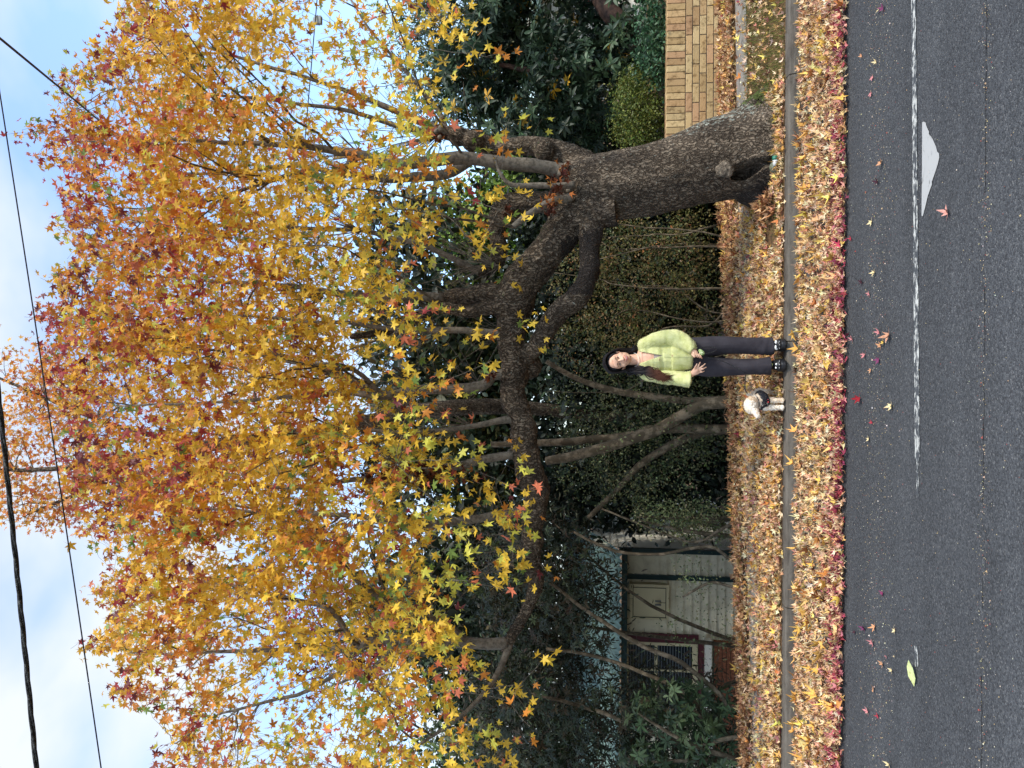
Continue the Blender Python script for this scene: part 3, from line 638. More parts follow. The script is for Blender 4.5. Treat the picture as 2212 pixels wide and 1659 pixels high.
bush('olive_shrub', 'leggy small leaved shrub with mossy stems behind the woman and dog', 'shrub', [(1180, 1575, 760, 1105, 9.5, 11.4, 3)], 'small', 1050, .042, [(4, srgb(80,88,52)), (2, srgb(116,116,80)), (2, srgb(54,66,42))],
     stems=[[(1580, 868, 13, 9.6), (1510, 878, 13, 9.7), (1435, 920, 13, 9.8), (1361, 949, 12, 9.8), (1250, 983, 11, 9.9), (1180, 996, 9, 10)], [(1420, 926, 10, 9.85), (1380, 938, 10, 10), (1287, 949, 9, 10.1), (1175, 957, 8, 10.1), (1060, 960, 6, 10.2)],
            [(1575, 862, 9, 9.6), (1491, 867, 8, 9.8), (1413, 858, 8, 9.8), (1324, 842, 7, 9.8), (1250, 820, 6, 9.8), (1180, 780, 5, 9.8)], [(1590, 925, 11, 9.8), (1500, 940, 10, 10), (1400, 990, 8, 10.2), (1330, 1060, 6, 10.3), (1270, 1120, 5, 10.3)]], twigs=420, clump=2.2, twig_r=.005)
bush('twiggy_rhododendron', 'dark sprawling rhododendron with bare stems in front of the house', 'shrub', [(1010, 1330, 1130, 1720, 9.4, 11.5, 3), (1330, 1480, 1480, 1720, 9.0, 10.4, 1)], 'whorl', 1500, .085, [(4, srgb(40,52,34)), (3, srgb(52,58,38)), (2, srgb(66,56,36)), (1, srgb(88,100,66))],
     stems=[[(1580, 1530, 5.4, 9.2), (1558, 1504, 5.4, 9.3), (1473, 1430, 5.4, 9.4), (1398, 1400, 5.1, 9.5), (1342, 1370, 4.8, 9.6), (1287, 1333, 4.4, 9.7), (1249, 1307, 4.1, 9.8), (1194, 1263, 3.4, 9.9), (1100, 1220, 2.7, 10)],
            [(1590, 1600, 5.4, 9.4), (1480, 1500, 4.8, 9.5), (1380, 1450, 4.1, 9.6), (1300, 1420, 4.1, 9.8), (1180, 1400, 3.4, 9.9)], [(1590, 1640, 6.1, 9.5), (1450, 1600, 5.4, 9.6), (1300, 1540, 4.8, 9.7), (1150, 1500, 3.4, 9.8)],
            [(1585, 1210, 4.1, 9.6), (1530, 1180, 3.4, 9.7), (1430, 1195, 3.4, 9.8), (1330, 1190, 3.4, 9.9), (1240, 1150, 2.7, 10)], [(1590, 1270, 3.4, 9.4), (1540, 1260, 3.4, 9.5), (1500, 1275, 2.7, 9.5), (1475, 1290, 2.0, 9.5)], [(1590, 1130, 4.1, 9.7), (1500, 1170, 2.7, 9.8), (1400, 1140, 2.4, 9.8), (1300, 1100, 2.0, 9.9)]], twigs=900, clump=1.2, twig_r=.004)
bush('broadleaf_shrub', 'green broad leaved shrub at the left end of the leafy verge', 'shrub', [(1340, 1600, 1470, 1720, 8.7, 9.6, 1)], 'whorl', 260, .115, [(3, srgb(70,86,56)), (3, srgb(52,68,46)), (1, srgb(100,116,78))], twigs=90, clump=.8)
bush('grey_green_shrub', 'wispy pale green shrub against the house side wall', 'shrub', [(1440, 1590, 1085, 1165, 9.6, 10.6, 1.5), (1360, 1460, 1085, 1140, 9.6, 10.6, .6), (1440, 1590, 1180, 1420, 9.2, 10.2, .3)], 'small', 430, .036, [(3, srgb(120,126,84)), (2, srgb(88,100,62)), (1, srgb(148,146,100))], twigs=330, clump=2.6, twig_r=.005)
bush('dark_shrub', 'dense dark twiggy shrub hiding the upper part of the house roof', 'shrub', [(1010, 1290, 1090, 1420, 11.3, 12.9, 1.2), (1010, 1285, 1380, 1740, 11.0, 12.9, 1.3), (1230, 1590, 1440, 1740, 10.2, 12, 1.1), (1215, 1330, 1190, 1440, 10.8, 12.2, .28)], 'narrow', 3700, .12, [(4, srgb(40,48,34)), (3, srgb(58,60,44)), (2, srgb(70,60,46)), (.8, srgb(96,104,76))], twigs=700, clump=1.3, twig_r=.005, base=Vector((-4.2, 12, 0)))
for (lab, bx, nn_, pl, bs) in (
    ('dense dark evergreen tree standing behind the woman', [(1130, 1620, 690, 1130, 12, 14, 1)], 1500, [(3, srgb(32,44,32)), (2, srgb(24,36,28)), (1, srgb(48,60,44))], Vector((-.4, 13, 0))),
    ('dense dark evergreen tree standing behind the tangled shrub', [(1130, 1620, 300, 720, 11.6, 13.6, 1)], 1500, [(3, srgb(34,44,30)), (2, srgb(26,38,26)), (1, srgb(50,60,36))], Vector((2.0, 12.6, 0))),
    ('tall dark evergreen tree rising above the house roof', [(880, 1230, 1130, 1560, 15, 18, 2), (900, 1260, 1500, 1750, 15, 18, 1)], 1700, [(3, srgb(52,68,46)), (2, srgb(70,86,56)), (1, srgb(96,108,70))], Vector((-5.5, 17, -1))),
    ('grey green tree with sky gaps behind the yellow leaves', [(900, 1150, 620, 1130, 14, 16.5, 2)], 900, [(3, srgb(60,76,50)), (2, srgb(80,90,56)), (1, srgb(110,110,60))], Vector((-1.0, 15.5, -1)))):
    bush('evergreen_tree', lab, 'tree', bx, 'broad', int(nn_*1.5), .15, pl, twigs=260, clump=1.0, base=bs)
# ------------------------------------------------------------------ the old sweetgum tree
M_bark = mat('furrowed_bark', (.10, .085, .07), .95, .15)
def barkmat(m):
    t = m.node_tree; l = t.links.new; b = [n for n in t.nodes if n.type == 'BSDF_PRINCIPLED'][0]
    co = t.nodes.new('ShaderNodeTexCoord'); a = t.nodes.new('ShaderNodeAttribute'); a.attribute_name = 'axis'
    mp_ = t.nodes.new('ShaderNodeMapping'); mp_.inputs['Scale'].default_value = (1, 1, .18)
    n0 = t.nodes.new('ShaderNodeTexNoise'); n0.inputs['Scale'].default_value = 11; n0.inputs['Detail'].default_value = 7; l(co.outputs['Object'], n0.inputs['Vector'])
    ad = t.nodes.new('ShaderNodeVectorMath'); ad.operation = 'MULTIPLY_ADD'; l(n0.outputs['Color'], ad.inputs[0]); ad.inputs[1].default_value = (.13, .13, .30); l(co.outputs['Object'], ad.inputs[2])
    l(ad.outputs[0], mp_.inputs[0])
    v = t.nodes.new('ShaderNodeTexVoronoi'); v.feature = 'DISTANCE_TO_EDGE'; v.inputs['Scale'].default_value = 36; l(mp_.outputs[0], v.inputs['Vector'])
    r = t.nodes.new('ShaderNodeMapRange'); r.inputs[1].default_value = -.05; r.inputs[2].default_value = .20; l(v.outputs['Distance'], r.inputs[0])
    n1 = t.nodes.new('ShaderNodeTexNoise'); n1.inputs['Scale'].default_value = 32; n1.inputs['Detail'].default_value = 8; l(co.outputs['Object'], n1.inputs['Vector'])
    cr = t.nodes.new('ShaderNodeValToRGB'); e = cr.color_ramp.elements; e[0].position = .35; e[0].color = (.085, .066, .048, 1); e[1].position = .80; e[1].color = (.25, .205, .155, 1); l(n1.outputs['Fac'], cr.inputs[0])
    m1 = t.nodes.new('ShaderNodeMix'); m1.data_type = 'RGBA'; m1.inputs[6].default_value = (.035, .026, .019, 1); l(r.outputs[0], m1.inputs[0]); l(cr.outputs[0], m1.inputs[7])
    nb = t.nodes.new('ShaderNodeTexNoise'); nb.inputs['Scale'].default_value = 2.6; nb.inputs['Detail'].default_value = 5; mpb = t.nodes.new('ShaderNodeMapping'); mpb.inputs['Scale'].default_value = (1.6, 1.6, .5); l(co.outputs['Object'], mpb.inputs[0]); l(mpb.outputs[0], nb.inputs['Vector'])
    rb = t.nodes.new('ShaderNodeValToRGB'); rb.color_ramp.elements[0].position = .38; rb.color_ramp.elements[0].color = (.80, .78, .76, 1); rb.color_ramp.elements[1].position = .62; rb.color_ramp.elements[1].color = (1.5, 1.46, 1.40, 1); l(nb.outputs['Fac'], rb.inputs[0])
    mb2 = t.nodes.new('ShaderNodeMix'); mb2.data_type = 'RGBA'; mb2.blend_type = 'MULTIPLY'; mb2.inputs[0].default_value = 1; l(m1.outputs[2], mb2.inputs[6]); l(rb.outputs[0], mb2.inputs[7]); m1 = mb2
    # lichen and moss, carried as a painted mask on the mesh (their own colour)
    c = t.nodes.new('ShaderNodeAttribute'); c.attribute_name = 'col'; sp = t.nodes.new('ShaderNodeSeparateColor'); l(c.outputs['Color'], sp.inputs[0])
    n2 = t.nodes.new('ShaderNodeTexNoise'); n2.inputs['Scale'].default_value = 24; n2.inputs['Detail'].default_value = 5; n2.inputs['Roughness'].default_value = .7; l(co.outputs['Object'], n2.inputs['Vector'])
    def over(prev, chan, thr, col):
        su = t.nodes.new('ShaderNodeMath'); su.operation = 'MULTIPLY_ADD'; l(chan, su.inputs[0]); su.inputs[1].default_value = .34; l(n2.outputs['Fac'], su.inputs[2])
        q = t.nodes.new('ShaderNodeMapRange'); q.inputs[1].default_value = thr; q.inputs[2].default_value = thr+.07; l(su.outputs[0], q.inputs[0])
        x = t.nodes.new('ShaderNodeMix'); x.data_type = 'RGBA'; l(q.outputs[0], x.inputs[0]); l(prev, x.inputs[6]); x.inputs[7].default_value = col; return x.outputs[2]
    o = over(m1.outputs[2], sp.outputs[0], .74, (.36, .38, .32, 1)); o = over(o, sp.outputs[1], .74, (.09, .115, .03, 1)); o = over(o, sp.outputs[2], .70, (.05, .04, .033, 1))
    l(o, b.inputs['Base Color'])
    mm = t.nodes.new('ShaderNodeMath'); mm.operation = 'MULTIPLY_ADD'; l(n1.outputs['Fac'], mm.inputs[0]); mm.inputs[1].default_value = .5; l(r.outputs[0], mm.inputs[2])
    bp = t.nodes.new('ShaderNodeBump'); bp.inputs['Strength'].default_value = .9; bp.inputs['Distance'].default_value = .03; l(mm.outputs[0], bp.inputs['Height']); l(bp.outputs[0], b.inputs['Normal'])
barkmat(M_bark)
M_smooth = mat('smooth_grey_bark', (.21, .18, .14), .85, .2, noise=(26, (.10, .085, .065), .42, .62), bump=(60, .5, .006))
tree = empty('sweetgum_tree', P(1650, 335, 7.65)); tree.location.z = .15
tag(tree, 'huge old sweetgum tree with long sideways limb and yellow orange leaves', 'tree')
TY = 7.72
trunk_px = [(1664, 326, 122), (1650, 331, 112), (1630, 334, 102), (1590, 338, 92), (1547, 347, 87), (1490, 364, 80), (1435, 381, 76), (1380, 393, 74), (1324, 402, 72), (1280, 400, 66), (1245, 392, 54), (1215, 386, 36)]
big = [ [(1290, 385, 34, TY+.05), (1255, 356, 34, TY+.08), (1215, 335, 28, TY+.1), (1170, 318, 23, TY+.1), (1120, 316, 20, TY+.1), (1075, 322, 19, TY+.12), (1030, 305, 19, TY+.12), (985, 292, 18, TY+.1), (955, 285, 14, TY+.1)],
  [(1300, 420, 36, TY-.02), (1260, 432, 34, TY-.02), (1200, 437, 25, TY), (1150, 436, 22, TY), (1098, 437, 21, TY), (1078, 455, 20, TY+.02), (1073, 500, 19, TY+.04), (1078, 545, 18, TY+.08), (1066, 575, 16, TY+.1), (1040, 590, 9, TY+.1)],
  [(1330, 430, 40, TY-.05), (1265, 455, 44, TY-.05), (1228, 482, 41, TY-.05), (1194, 530, 38, TY-.08), (1160, 572, 40, TY-.1), (1125, 610, 42, TY-.1), (1112, 646, 42, TY-.12), (1106, 680, 36, TY-.12), (1104, 720, 31, TY-.15), (1106, 760, 29, TY-.15), (1110, 800, 29, TY-.18), (1108, 860, 28, TY-.2), (1130, 916, 29, TY-.22), (1134, 971, 30, TY-.22), (1147, 1027, 29, TY-.25), (1160, 1065, 26, TY-.25), (1152, 1120, 24, TY-.25), (1149, 1176, 23, TY-.22), (1150, 1225, 20, TY-.2), (1158, 1262, 16, TY-.2), (1140, 1310, 13, TY-.2), (1115, 1360, 12, TY-.2), (1090, 1395, 11, TY-.2)],
  [(1330, 455, 34, TY-.15), (1285, 470, 28, TY-.15), (1274, 535, 23, TY-.2), (1272, 590, 22, TY-.22), (1250, 639, 24, TY-.25), (1212, 669, 24, TY-.25), (1186, 702, 22, TY-.25), (1164, 739, 22, TY-.2), (1140, 772, 18, TY-.15)],
  [(1125, 640, 28, TY-.1), (1060, 632, 25, TY-.1), (1010, 640, 20, TY-.08), (975, 640, 17, TY-.05), (958, 646, 12, TY-.05)],
  [(1100, 660, 20, TY-.2), (1040, 668, 15, TY-.2), (995, 673, 12, TY-.22), (960, 664, 11, TY-.24), (930, 668, 11, TY-.25), (893, 697, 10, TY-.28), (860, 712, 9, TY-.3), (825, 720, 8, TY-.3), (760, 728, 6, TY-.35)] ]
med = [ [(1215, 370, 19, TY-.12), (1194, 364, 15, TY-.15), (1138, 353, 15, TY-.2), (1063, 346, 14, TY-.25), (989, 342, 14, TY-.28), (934, 346, 13, TY-.3), (878, 357, 12, TY-.3), (820, 348, 11, TY-.32), (775, 334, 11, TY-.35), (720, 328, 8, TY-.35), (642, 317, 7, TY-.4), (560, 311, 5.5, TY-.4), (440, 306, 4, TY-.45), (300, 305, 2.5, TY-.5), (170, 303, 1.5, TY-.5)],
  [(775, 336, 8, TY-.35), (745, 362, 8, TY-.38), (700, 380, 7, TY-.4), (640, 372, 6, TY-.5), (560, 400, 4, TY-.55), (440, 430, 3, TY-.6), (300, 450, 2, TY-.6)],
  [(1020, 345, 12, TY+.1), (957, 374, 11, TY+.12), (874, 385, 10, TY+.15), (790, 382, 8, TY+.2), (724, 372, 6, TY+.25), (640, 360, 5, TY+.3), (500, 370, 3.5, TY+.3), (350, 380, 2, TY+.4)],
  [(1240, 400, 8, TY-.3), (1190, 402, 7, TY-.36), (1110, 402, 5, TY-.4), (1080, 375, 4, TY-.42), (1070, 345, 3, TY-.42)],
  [(1235, 425, 10, TY-.28), (1190, 440, 9, TY-.35), (1150, 465, 8, TY-.4), (1110, 492, 6, TY-.45)],
  [(1092, 717, 8, TY-.2), (1040, 716, 7, TY-.25), (960, 712, 7, TY-.3), (880, 714, 6, TY-.35), (780, 700, 5, TY-.4), (650, 690, 3.5, TY-.4), (450, 680, 2, TY-.4)],
  [(1095, 812, 13, TY-.2), (1060, 815, 12, TY-.25), (1039, 834, 12, TY-.28), (980, 836, 11, TY-.3), (907, 839, 11, TY-.35), (825, 856, 9, TY-.4), (740, 850, 7, TY-.4), (600, 860, 5, TY-.4), (420, 870, 3, TY-.4), (260, 880, 1.8, TY-.4)],
  [(1108, 908, 9, TY-.25), (1070, 912, 7, TY-.3), (1020, 919, 6, TY-.35), (940, 935, 5, TY-.4), (800, 930, 4, TY-.5), (600, 940, 2.5, TY-.6)],
  [(1108, 980, 10, TY-.25), (1045, 990, 9, TY-.3), (978, 1008, 9, TY-.35), (900, 1020, 9, TY-.4), (840, 1036, 8, TY-.4), (768, 1038, 6, TY-.45), (640, 1050, 4, TY-.5), (450, 1040, 2.5, TY-.5)],
  [(1145, 1105, 9, TY-.3), (1095, 1110, 9, TY-.35), (1045, 1117, 9, TY-.4), (985, 1127, 9, TY-.4), (915, 1134, 8, TY-.45), (820, 1120, 6, TY-.5), (700, 1110, 5, TY-.5), (500, 1100, 3, TY-.5), (300, 1100, 2, TY-.5)],
  [(1095, 1390, 14, TY-.2), (1042, 1387, 12, TY-.22), (950, 1385, 12, TY-.25), (860, 1380, 11, TY-.3), (800, 1385, 10, TY-.3), (765, 1402, 8, TY-.32), (700, 1400, 6, TY-.35), (600, 1405, 5, TY-.4), (450, 1410, 3.5, TY-.45), (300, 1415, 2, TY-.45)],
  [(1000, 1385, 10, TY-.25), (985, 1368, 10, TY-.25), (950, 1350, 10, TY-.25), (917, 1327, 10, TY-.2), (870, 1310, 9, TY-.15), (832, 1300, 8, TY-.1), (760, 1240, 6, TY-.1), (680, 1165, 4.5, TY-.1), (580, 1110, 3, TY-.1), (450, 1080, 2, TY-.1)],
  [(860, 1380, 8, TY-.3), (820, 1430, 8, TY-.3), (780, 1460, 7, TY-.3), (740, 1450, 5, TY-.35), (640, 1500, 4, TY-.4), (480, 1540, 2.5, TY-.5), (380, 1600, 1.5, TY-.6)],
  [(770, 1395, 7, TY-.3), (720, 1320, 6, TY-.2), (640, 1300, 5, TY-.2), (520, 1270, 3.5, TY-.2), (380, 1250, 2, TY-.2)],
  [(955, 645, 11, TY-.05), (900, 642, 12, TY-.05), (840, 644, 11, TY-.08), (760, 640, 9, TY-.1), (660, 620, 6, TY-.1), (520, 610, 4, TY-.1), (350, 600, 2.5, TY-.1), (180, 600, 1.4, TY-.1)],
  [(1050, 590, 8, TY+.1), (980, 560, 7, TY+.15), (880, 520, 6, TY+.2), (780, 500, 5, TY+.25), (620, 490, 3.5, TY+.3), (420, 480, 2.2, TY+.3)],
  [(830, 858, 6, TY-.4), (760, 800, 5, TY-.5), (640, 780, 4, TY-.6), (480, 760, 2.5, TY-.6), (300, 740, 1.5, TY-.6)],
  [(960, 285, 9, TY+.1), (900, 260, 7, TY+.1), (800, 215, 5, TY+.1), (680, 170, 4, TY+.1), (500, 120, 3, TY+.1), (350, 60, 2, TY+.1)],
  [(960, 285, 8, TY+.1), (880, 280, 6, TY+.1), (760, 240, 4.5, TY), (600, 220, 3.4, TY-.1), (400, 200, 2.3, TY-.2), (250, 190, 1.5, TY-.2)],
  [(965, 285, 7, TY+.1), (940, 230, 5, TY+.1), (880, 160, 4, TY), (820, 90, 3, TY), (760, 0, 2, TY)],
  [(1100, 1390, 9, TY-.2), (1080, 1440, 7, TY-.3), (1040, 1500, 5, TY-.5), (980, 1560, 4, TY-.7), (880, 1620, 3, TY-.9), (760, 1680, 2, TY-1)] ]
tb = MB()
sp = smoothpath(pxpath([(a, b, c, TY) for a, b, c in trunk_px], TY), 4); tb.tube([q[0] for q in sp], [q[1] for q in sp], 28)
for l_ in big:
    sp = smoothpath(pxpath(l_, TY), 4)
    tb.tube([q[0] for q in sp], [q[1]*(1+.09*mn.noise(q[0]*6)) for q in sp], 14); e = sp[-1]; tb.ell(e[0], (e[1],)*3)
for (px, py, r) in ((1175, 318, 24), (1098, 455, 25), (1112, 650, 44), (1063, 640, 20), (1160, 1062, 27), (1272, 590, 24), (1020, 300, 24), (985, 288, 22), (1140, 790, 30)):   # swollen joints
    q = pxpath([(px, py, r, TY-.1)], TY)[0]; tb.ell(q[0]+Vector((0, .08, 0)), (q[1],)*3)
# root flare
bc0 = P(1655, 335, TY); 
for ang, ln_, r in ((-10, .62, .16), (-65, .26, .15), (-120, .26, .15), (-170, .34, .13), (150, .36, .13), (60, .55, .15), (100, .5, .15), (-90, .2, .12), (20, .6, .14)):
    a = math.radians(ang); d = Vector((math.cos(a), math.sin(a), 0)); c0 = Vector((bc0.x, bc0.y, .55))
    s_ = smoothpath([(c0+d*.22+Vector((0, 0, .05)), r*.9), (Vector((bc0.x, bc0.y, .28))+d*(.34+ln_*.10), r), (Vector((bc0.x, bc0.y, .10))+d*(.42+ln_*.35), r*.6), (Vector((bc0.x, bc0.y, .02))+d*(.45+ln_*.7), r*.3)], 4)
    tb.tube([q[0] for q in s_], [q[1] for q in s_], 10)
tm = remesh(tb, .016, 3)
v = getv(tm).astype(float); nn_ = getn(tm).astype(float)
hole = P(1614, 364, TY-.42); knot = P(1566, 367, TY-.40); hy = v[:, 1] < TY-.05
disp = np.array([mn.noise(Vector((a*7, b*7, c*2.2)))*.016+mn.noise(Vector((a*19, b*19, c*4)))*.013+mn.noise(Vector((a*45, b*45, c*18)))*.004 for a, b, c in v])
v += nn_*disp[:, None]
ax_ = (v[:, 0]-hole.x+(v[:, 2]-hole.z)*.18)/.06; az_ = (v[:, 2]-hole.z)/.125; dd = np.sqrt(ax_**2+az_**2); k = hy & (dd < 1.5)
v[k, 1] += .34*np.clip(1.2-dd[k], 0, 1)**.45; rim = hy & (dd > 1.0) & (dd < 1.9); v[rim, 1] -= .018*(1-np.abs(dd[rim]-1.4)/.5).clip(0)
s2 = hy & (np.abs(v[:, 0]-hole.x-.03-(hole.z-v[:, 2])*.12) < .05) & (v[:, 2] < hole.z-.08); v[s2, 1] += .13*(1-np.abs(v[s2, 0]-hole.x-.03-(hole.z-v[s2, 2])*.12)/.05)
kd_ = np.hypot(v[:, 0]-knot.x, (v[:, 2]-knot.z))/.085; k2 = hy & (kd_ < 1.4); v[k2, 1] -= .035*np.clip(1.25-kd_[k2], 0, .6)
setv(tm, v)
col = np.zeros((len(v), 4), dtype=np.float32); col[:, 3] = 1
px_, pz_ = v[:, 0], v[:, 2]
base_x = bc0.x
col[:, 0] = .72*np.clip((px_-(base_x-.02)+.25*(pz_-.5))*2.6, 0, 1)*(pz_ < 1.9)*(pz_ > .3)*np.clip(1.9-pz_, 0, 1)
col[:, 0] = np.maximum(col[:, 0], .32)
col[:, 1] = np.clip((px_-(base_x+.22)-.5*(pz_-.15))*5, 0, 1)*np.clip((1.0-pz_)*2, 0, 1)
col[:, 2] = np.clip((base_x-.30-.26*(pz_-.4)-px_)*7, 0, 1)*(px_ > .9)*(pz_ < 2.2)
lm = px_ < .9; up_ = nn_[:, 2] > .35; col[:, 1] = np.where(up_ & (pz_ > 2.3), np.maximum(col[:, 1], .45), col[:, 1]); col[:, 2] = np.where(lm & (nn_[:, 2] > .1), .4, col[:, 2])
at = tm.attributes.new('col', 'FLOAT_COLOR', 'POINT'); at.data.foreach_set('color', col.ravel())
link('trunk', tm, M_bark, tree, True)
kn = MB(); kn.ell(knot+Vector((0, -.012, 0)), (.078, .034, .088), n=28, m=16); kn.v = [tuple(Vector(q)+(Vector(q)-knot)*(.28*mn.noise(Vector(q)*14)+.10*mn.noise(Vector(q)*40))) for q in kn.v]; kn.build('knot', mat('healed_knot', (.21, .17, .125), .9, .2, noise=(30, (.07, .055, .04), .42, .6), bump=(26, 1, .04)), tree, True)
nodes = []
mb_ = MB()
for l_ in med:
    sp = smoothpath(pxpath(l_, TY), 4); sp = [(p+Vector((mn.noise(p*2.2), mn.noise(p*2.2+Vector((5, 5, 5))), mn.noise(p*2.2+Vector((9, 1, 0)))))*.035, r) for p, r in sp]
    mb_.tube([q[0] for q in sp], [q[1]*(1+.1*mn.noise(q[0]*9)) for q in sp], 10); nodes += [(p, r) for p, r in sp if p.z > 2.5]
for l_ in big: nodes += [(p, r) for p, r in smoothpath(pxpath(l_, TY), 2) if p.z > 2.75]
# epicormic collars, rough joints
for (px, py, r) in ((1215, 372, 22), (1092, 717, 11), (1098, 812, 18), (1105, 980, 13), (1142, 1105, 12), (1235, 405, 12), (775, 336, 15), (952, 287, 17)):
    q = pxpath([(px, py, r, TY-.18)], TY)[0]
    for _ in range(5): mb_.ell(q[0]+Vector((random.uniform(-1, 1), random.uniform(-1, .5), random.uniform(-1, 1)))*q[1]*.6, (q[1]*random.uniform(.3, .6),)*3, n=8, m=6)
mb_.build('branch_wood', M_smooth, tree, True)
# crown envelope of the tree, in picture rows
GX = np.arange(0, 1300, 100)
GYr = [0, 150, 300, 450, 600, 750, 900, 1050, 1200, 1350, 1500, 1680]
DM = np.array([[0,0,.05,.7,.8,.6,.38,.30,.30,.30,.16,.03,0],[0,.2,.8,.9,.9,.7,.45,.36,.26,.2,.14,.04,0],[.1,.35,.8,1,1,.9,.7,.6,.5,.25,.1,.03,0],[0,.15,.8,1,1,1,.9,.65,.4,.25,.22,.14,.02],
 [0,.3,.9,1,1,1,1,.9,.6,.2,.12,.10,0],[0,.6,.9,1,1,1,.95,.85,.5,.2,.2,.04,0],[0,.4,.9,1,1,1,1,.9,.6,.25,.25,.05,0],[0,.4,.9,1,1,1,1,.9,.65,.45,.45,.32,.02],
 [0,0,.3,.9,1,1,1,1,.8,.5,.38,.30,.06],[0,0,.4,.9,1,.9,.8,.65,.45,.35,.36,.2,0],[0,0,.2,.7,.7,.6,.6,.5,.4,.35,.3,.14,0],[0,0,0,.25,.5,.5,.5,.5,.4,.3,.34,.26,.02]])
LBy = [-80,0,50,100,150,170,200,240,270,290,310,350,370,420,490,540,600,640,685,720,760,800,1000,1100,1140,1180,1230,1270,1300,1370,1400,1430,1500,1560,1600,1640,1700]
LBx = [270,260,255,200,120,115,170,140,60,12,110,65,130,120,110,160,80,140,50,140,90,110,120,130,150,200,285,180,240,230,150,250,225,320,400,320,390]
def dens(px, py):
    if px < np.interp(py, LBy, LBx): return 0
    fx = min(max(px, 0), 1199)/100; ix = int(fx); fx -= ix; j = int(np.searchsorted(GYr, min(max(py, 0), 1679), 'right'))-1; fy = (min(max(py, 0), 1679)-GYr[j])/(GYr[j+1]-GYr[j])
    return (DM[j, ix]*(1-fx)+DM[j, ix+1]*fx)*(1-fy)+(DM[j+1, ix]*(1-fx)+DM[j+1, ix+1]*fx)*fy
def sample(n, gamma=1.0, xlim=1200, yb=None):
    out_ = []
    while len(out_) < n:
        px, py = random.uniform(-40, xlim), random.uniform(-70, 1720)
        if px > 120 and random.random() > .45+.55*px/1200*.9+.25: pass
        dn_ = dens(px, py)**gamma*(.5 if px > 900 else 1)*(.5 if px > 985 else 1)*(.55 if py > 1420 and px < 720 else 1)*(.5 if 560 < px < 900 and py < 330 else 1)*(.72 if 700 < px < 1050 and 600 < py < 1120 else 1)
        if random.random() > dn_: continue
        if px > 860: Y = random.uniform(5.7, 7.6)
        else: Y = random.uniform(5.6, 9.6)+max(0, (300-px))/300*random.uniform(0, .6)
        p = P(px, py, Y)
        if px < 860 and mn.noise(p*1.5) < -.22: continue
        if p.z < 2.15: continue
        out_.append((p, px, py))
    return out_
def grow(targets, nodes, r0, rmin, n_side, mb2, maxd=9):
    kd = kdtree.KDTree(len(nodes)); [kd.insert(q[0], i) for i, q in enumerate(nodes)]; kd.balance(); new = []; res = []
    for t in targets:
        t = t[0] if isinstance(t, tuple) else t
        best = None; bs = 1e9
        down = t.z < 3.6
        for co, i, dist in kd.find_n(t, 40):
            dz = t.z-co.z; c = dist + (max(0, .35*dist-dz)*1.3 if not down else 0)
            if c < bs: bs = c; best = i
        a, ra = nodes[best]; dd = (t-a).length
        if dd < .01: continue
        r = min(ra*.75, r0*(.5+.5*min(1, dd/1.2))); upw = Vector((0, 0, .22 if not down else .12))*dd
        m_ = a.lerp(t, .45)+upw*.5+Vector((random.gauss(0, .07), random.gauss(0, .07), random.gauss(0, .04)))*dd
        k = 6 if dd > .6 else 4; pts = []
        for j in range(k+1):
            f = j/k; q = a*(1-f)**2+m_*2*f*(1-f)+t*f*f
            if 0 < j < k: q = q+Vector((random.gauss(0, .013), random.gauss(0, .013), random.gauss(0, .013)))*min(dd, 1.2)
            pts.append((q, max(rmin, r*(1-f*.72))))
        mb2.tube([q[0] for q in pts], [q[1] for q in pts], n_side, cap=False); new += pts[1:]; res.append(pts)
    return nodes+new, res
twm = MB()
s1 = sorted(sample(170, 1.2, 900), key=lambda s: s[0].z); nodes, _ = grow(s1, nodes, .016, .004, 5, twm)
s2_ = sample(750, .8); s2_.sort(key=lambda s: s[0].z); nodes, _ = grow(s2_, nodes, .0075, .0022, 4, twm)
# sprays of bare shoots on the right stem and along the limb
sh = []
for (px, py, n_, sp_) in ((955, 288, 60, 1.0), (780, 336, 26, .8), (1060, 640, 10, .6), (800, 1390, 24, .9), (1040, 836, 12, .6), (900, 1020, 24, .8), (930, 665, 20, .8), (1080, 575, 16, .6), (860, 720, 20, .8), (1092, 717, 14, .7), (960, 712, 16, .8), (907, 839, 22, .8), (1020, 919, 18, .8), (985, 1127, 22, .8), (860, 1380, 20, .8), (1060, 570, 20, .8), (1063, 346, 10, .6), (780, 500, 20, .8), (700, 640, 18, .8), (1150, 1176, 14, .7)):
    o = P(px, py, TY)
    for _ in range(n_): d = Vector((random.gauss(0, .5), random.gauss(0, .45), random.uniform(.35, 1.1))); sh.append((o, o+d*random.uniform(.5, 1.5)*sp_))
for a, t in sh:
    m_ = a.lerp(t, .5)+Vector((random.gauss(0, .05), random.gauss(0, .05), .08)); pts = [a, a.lerp(m_, .5), m_, m_.lerp(t, .5)+Vector((random.gauss(0, .02), 0, .02)), t]; twm.tube(pts, [.006, .005, .004, .003, .002], 3, cap=False)
cl = sample(5100, .85)
for (sx, sy) in ((16, 290), (66, 350), (84, 600), (52, 685), (114, 165), (112, 505), (200, 105), (152, 1400), (186, 1272), (232, 1500), (325, 1640), (128, 440), (78, 752), (160, 1155), (250, 30), (140, 240)):
    yy = random.uniform(6.6, 8.8)
    for k in range(6): qx, qy = sx+k*16+random.uniform(0, 6), sy+random.gauss(0, 5+k*1.5); cl.append((P(qx, qy, yy+random.gauss(0, .06)), qx, qy))
cl.sort(key=lambda s: s[0].z)
nodes, tw = grow(cl, nodes, .0035, .0016, 3, twm)
twm.build('twigs', M_twig, tree)
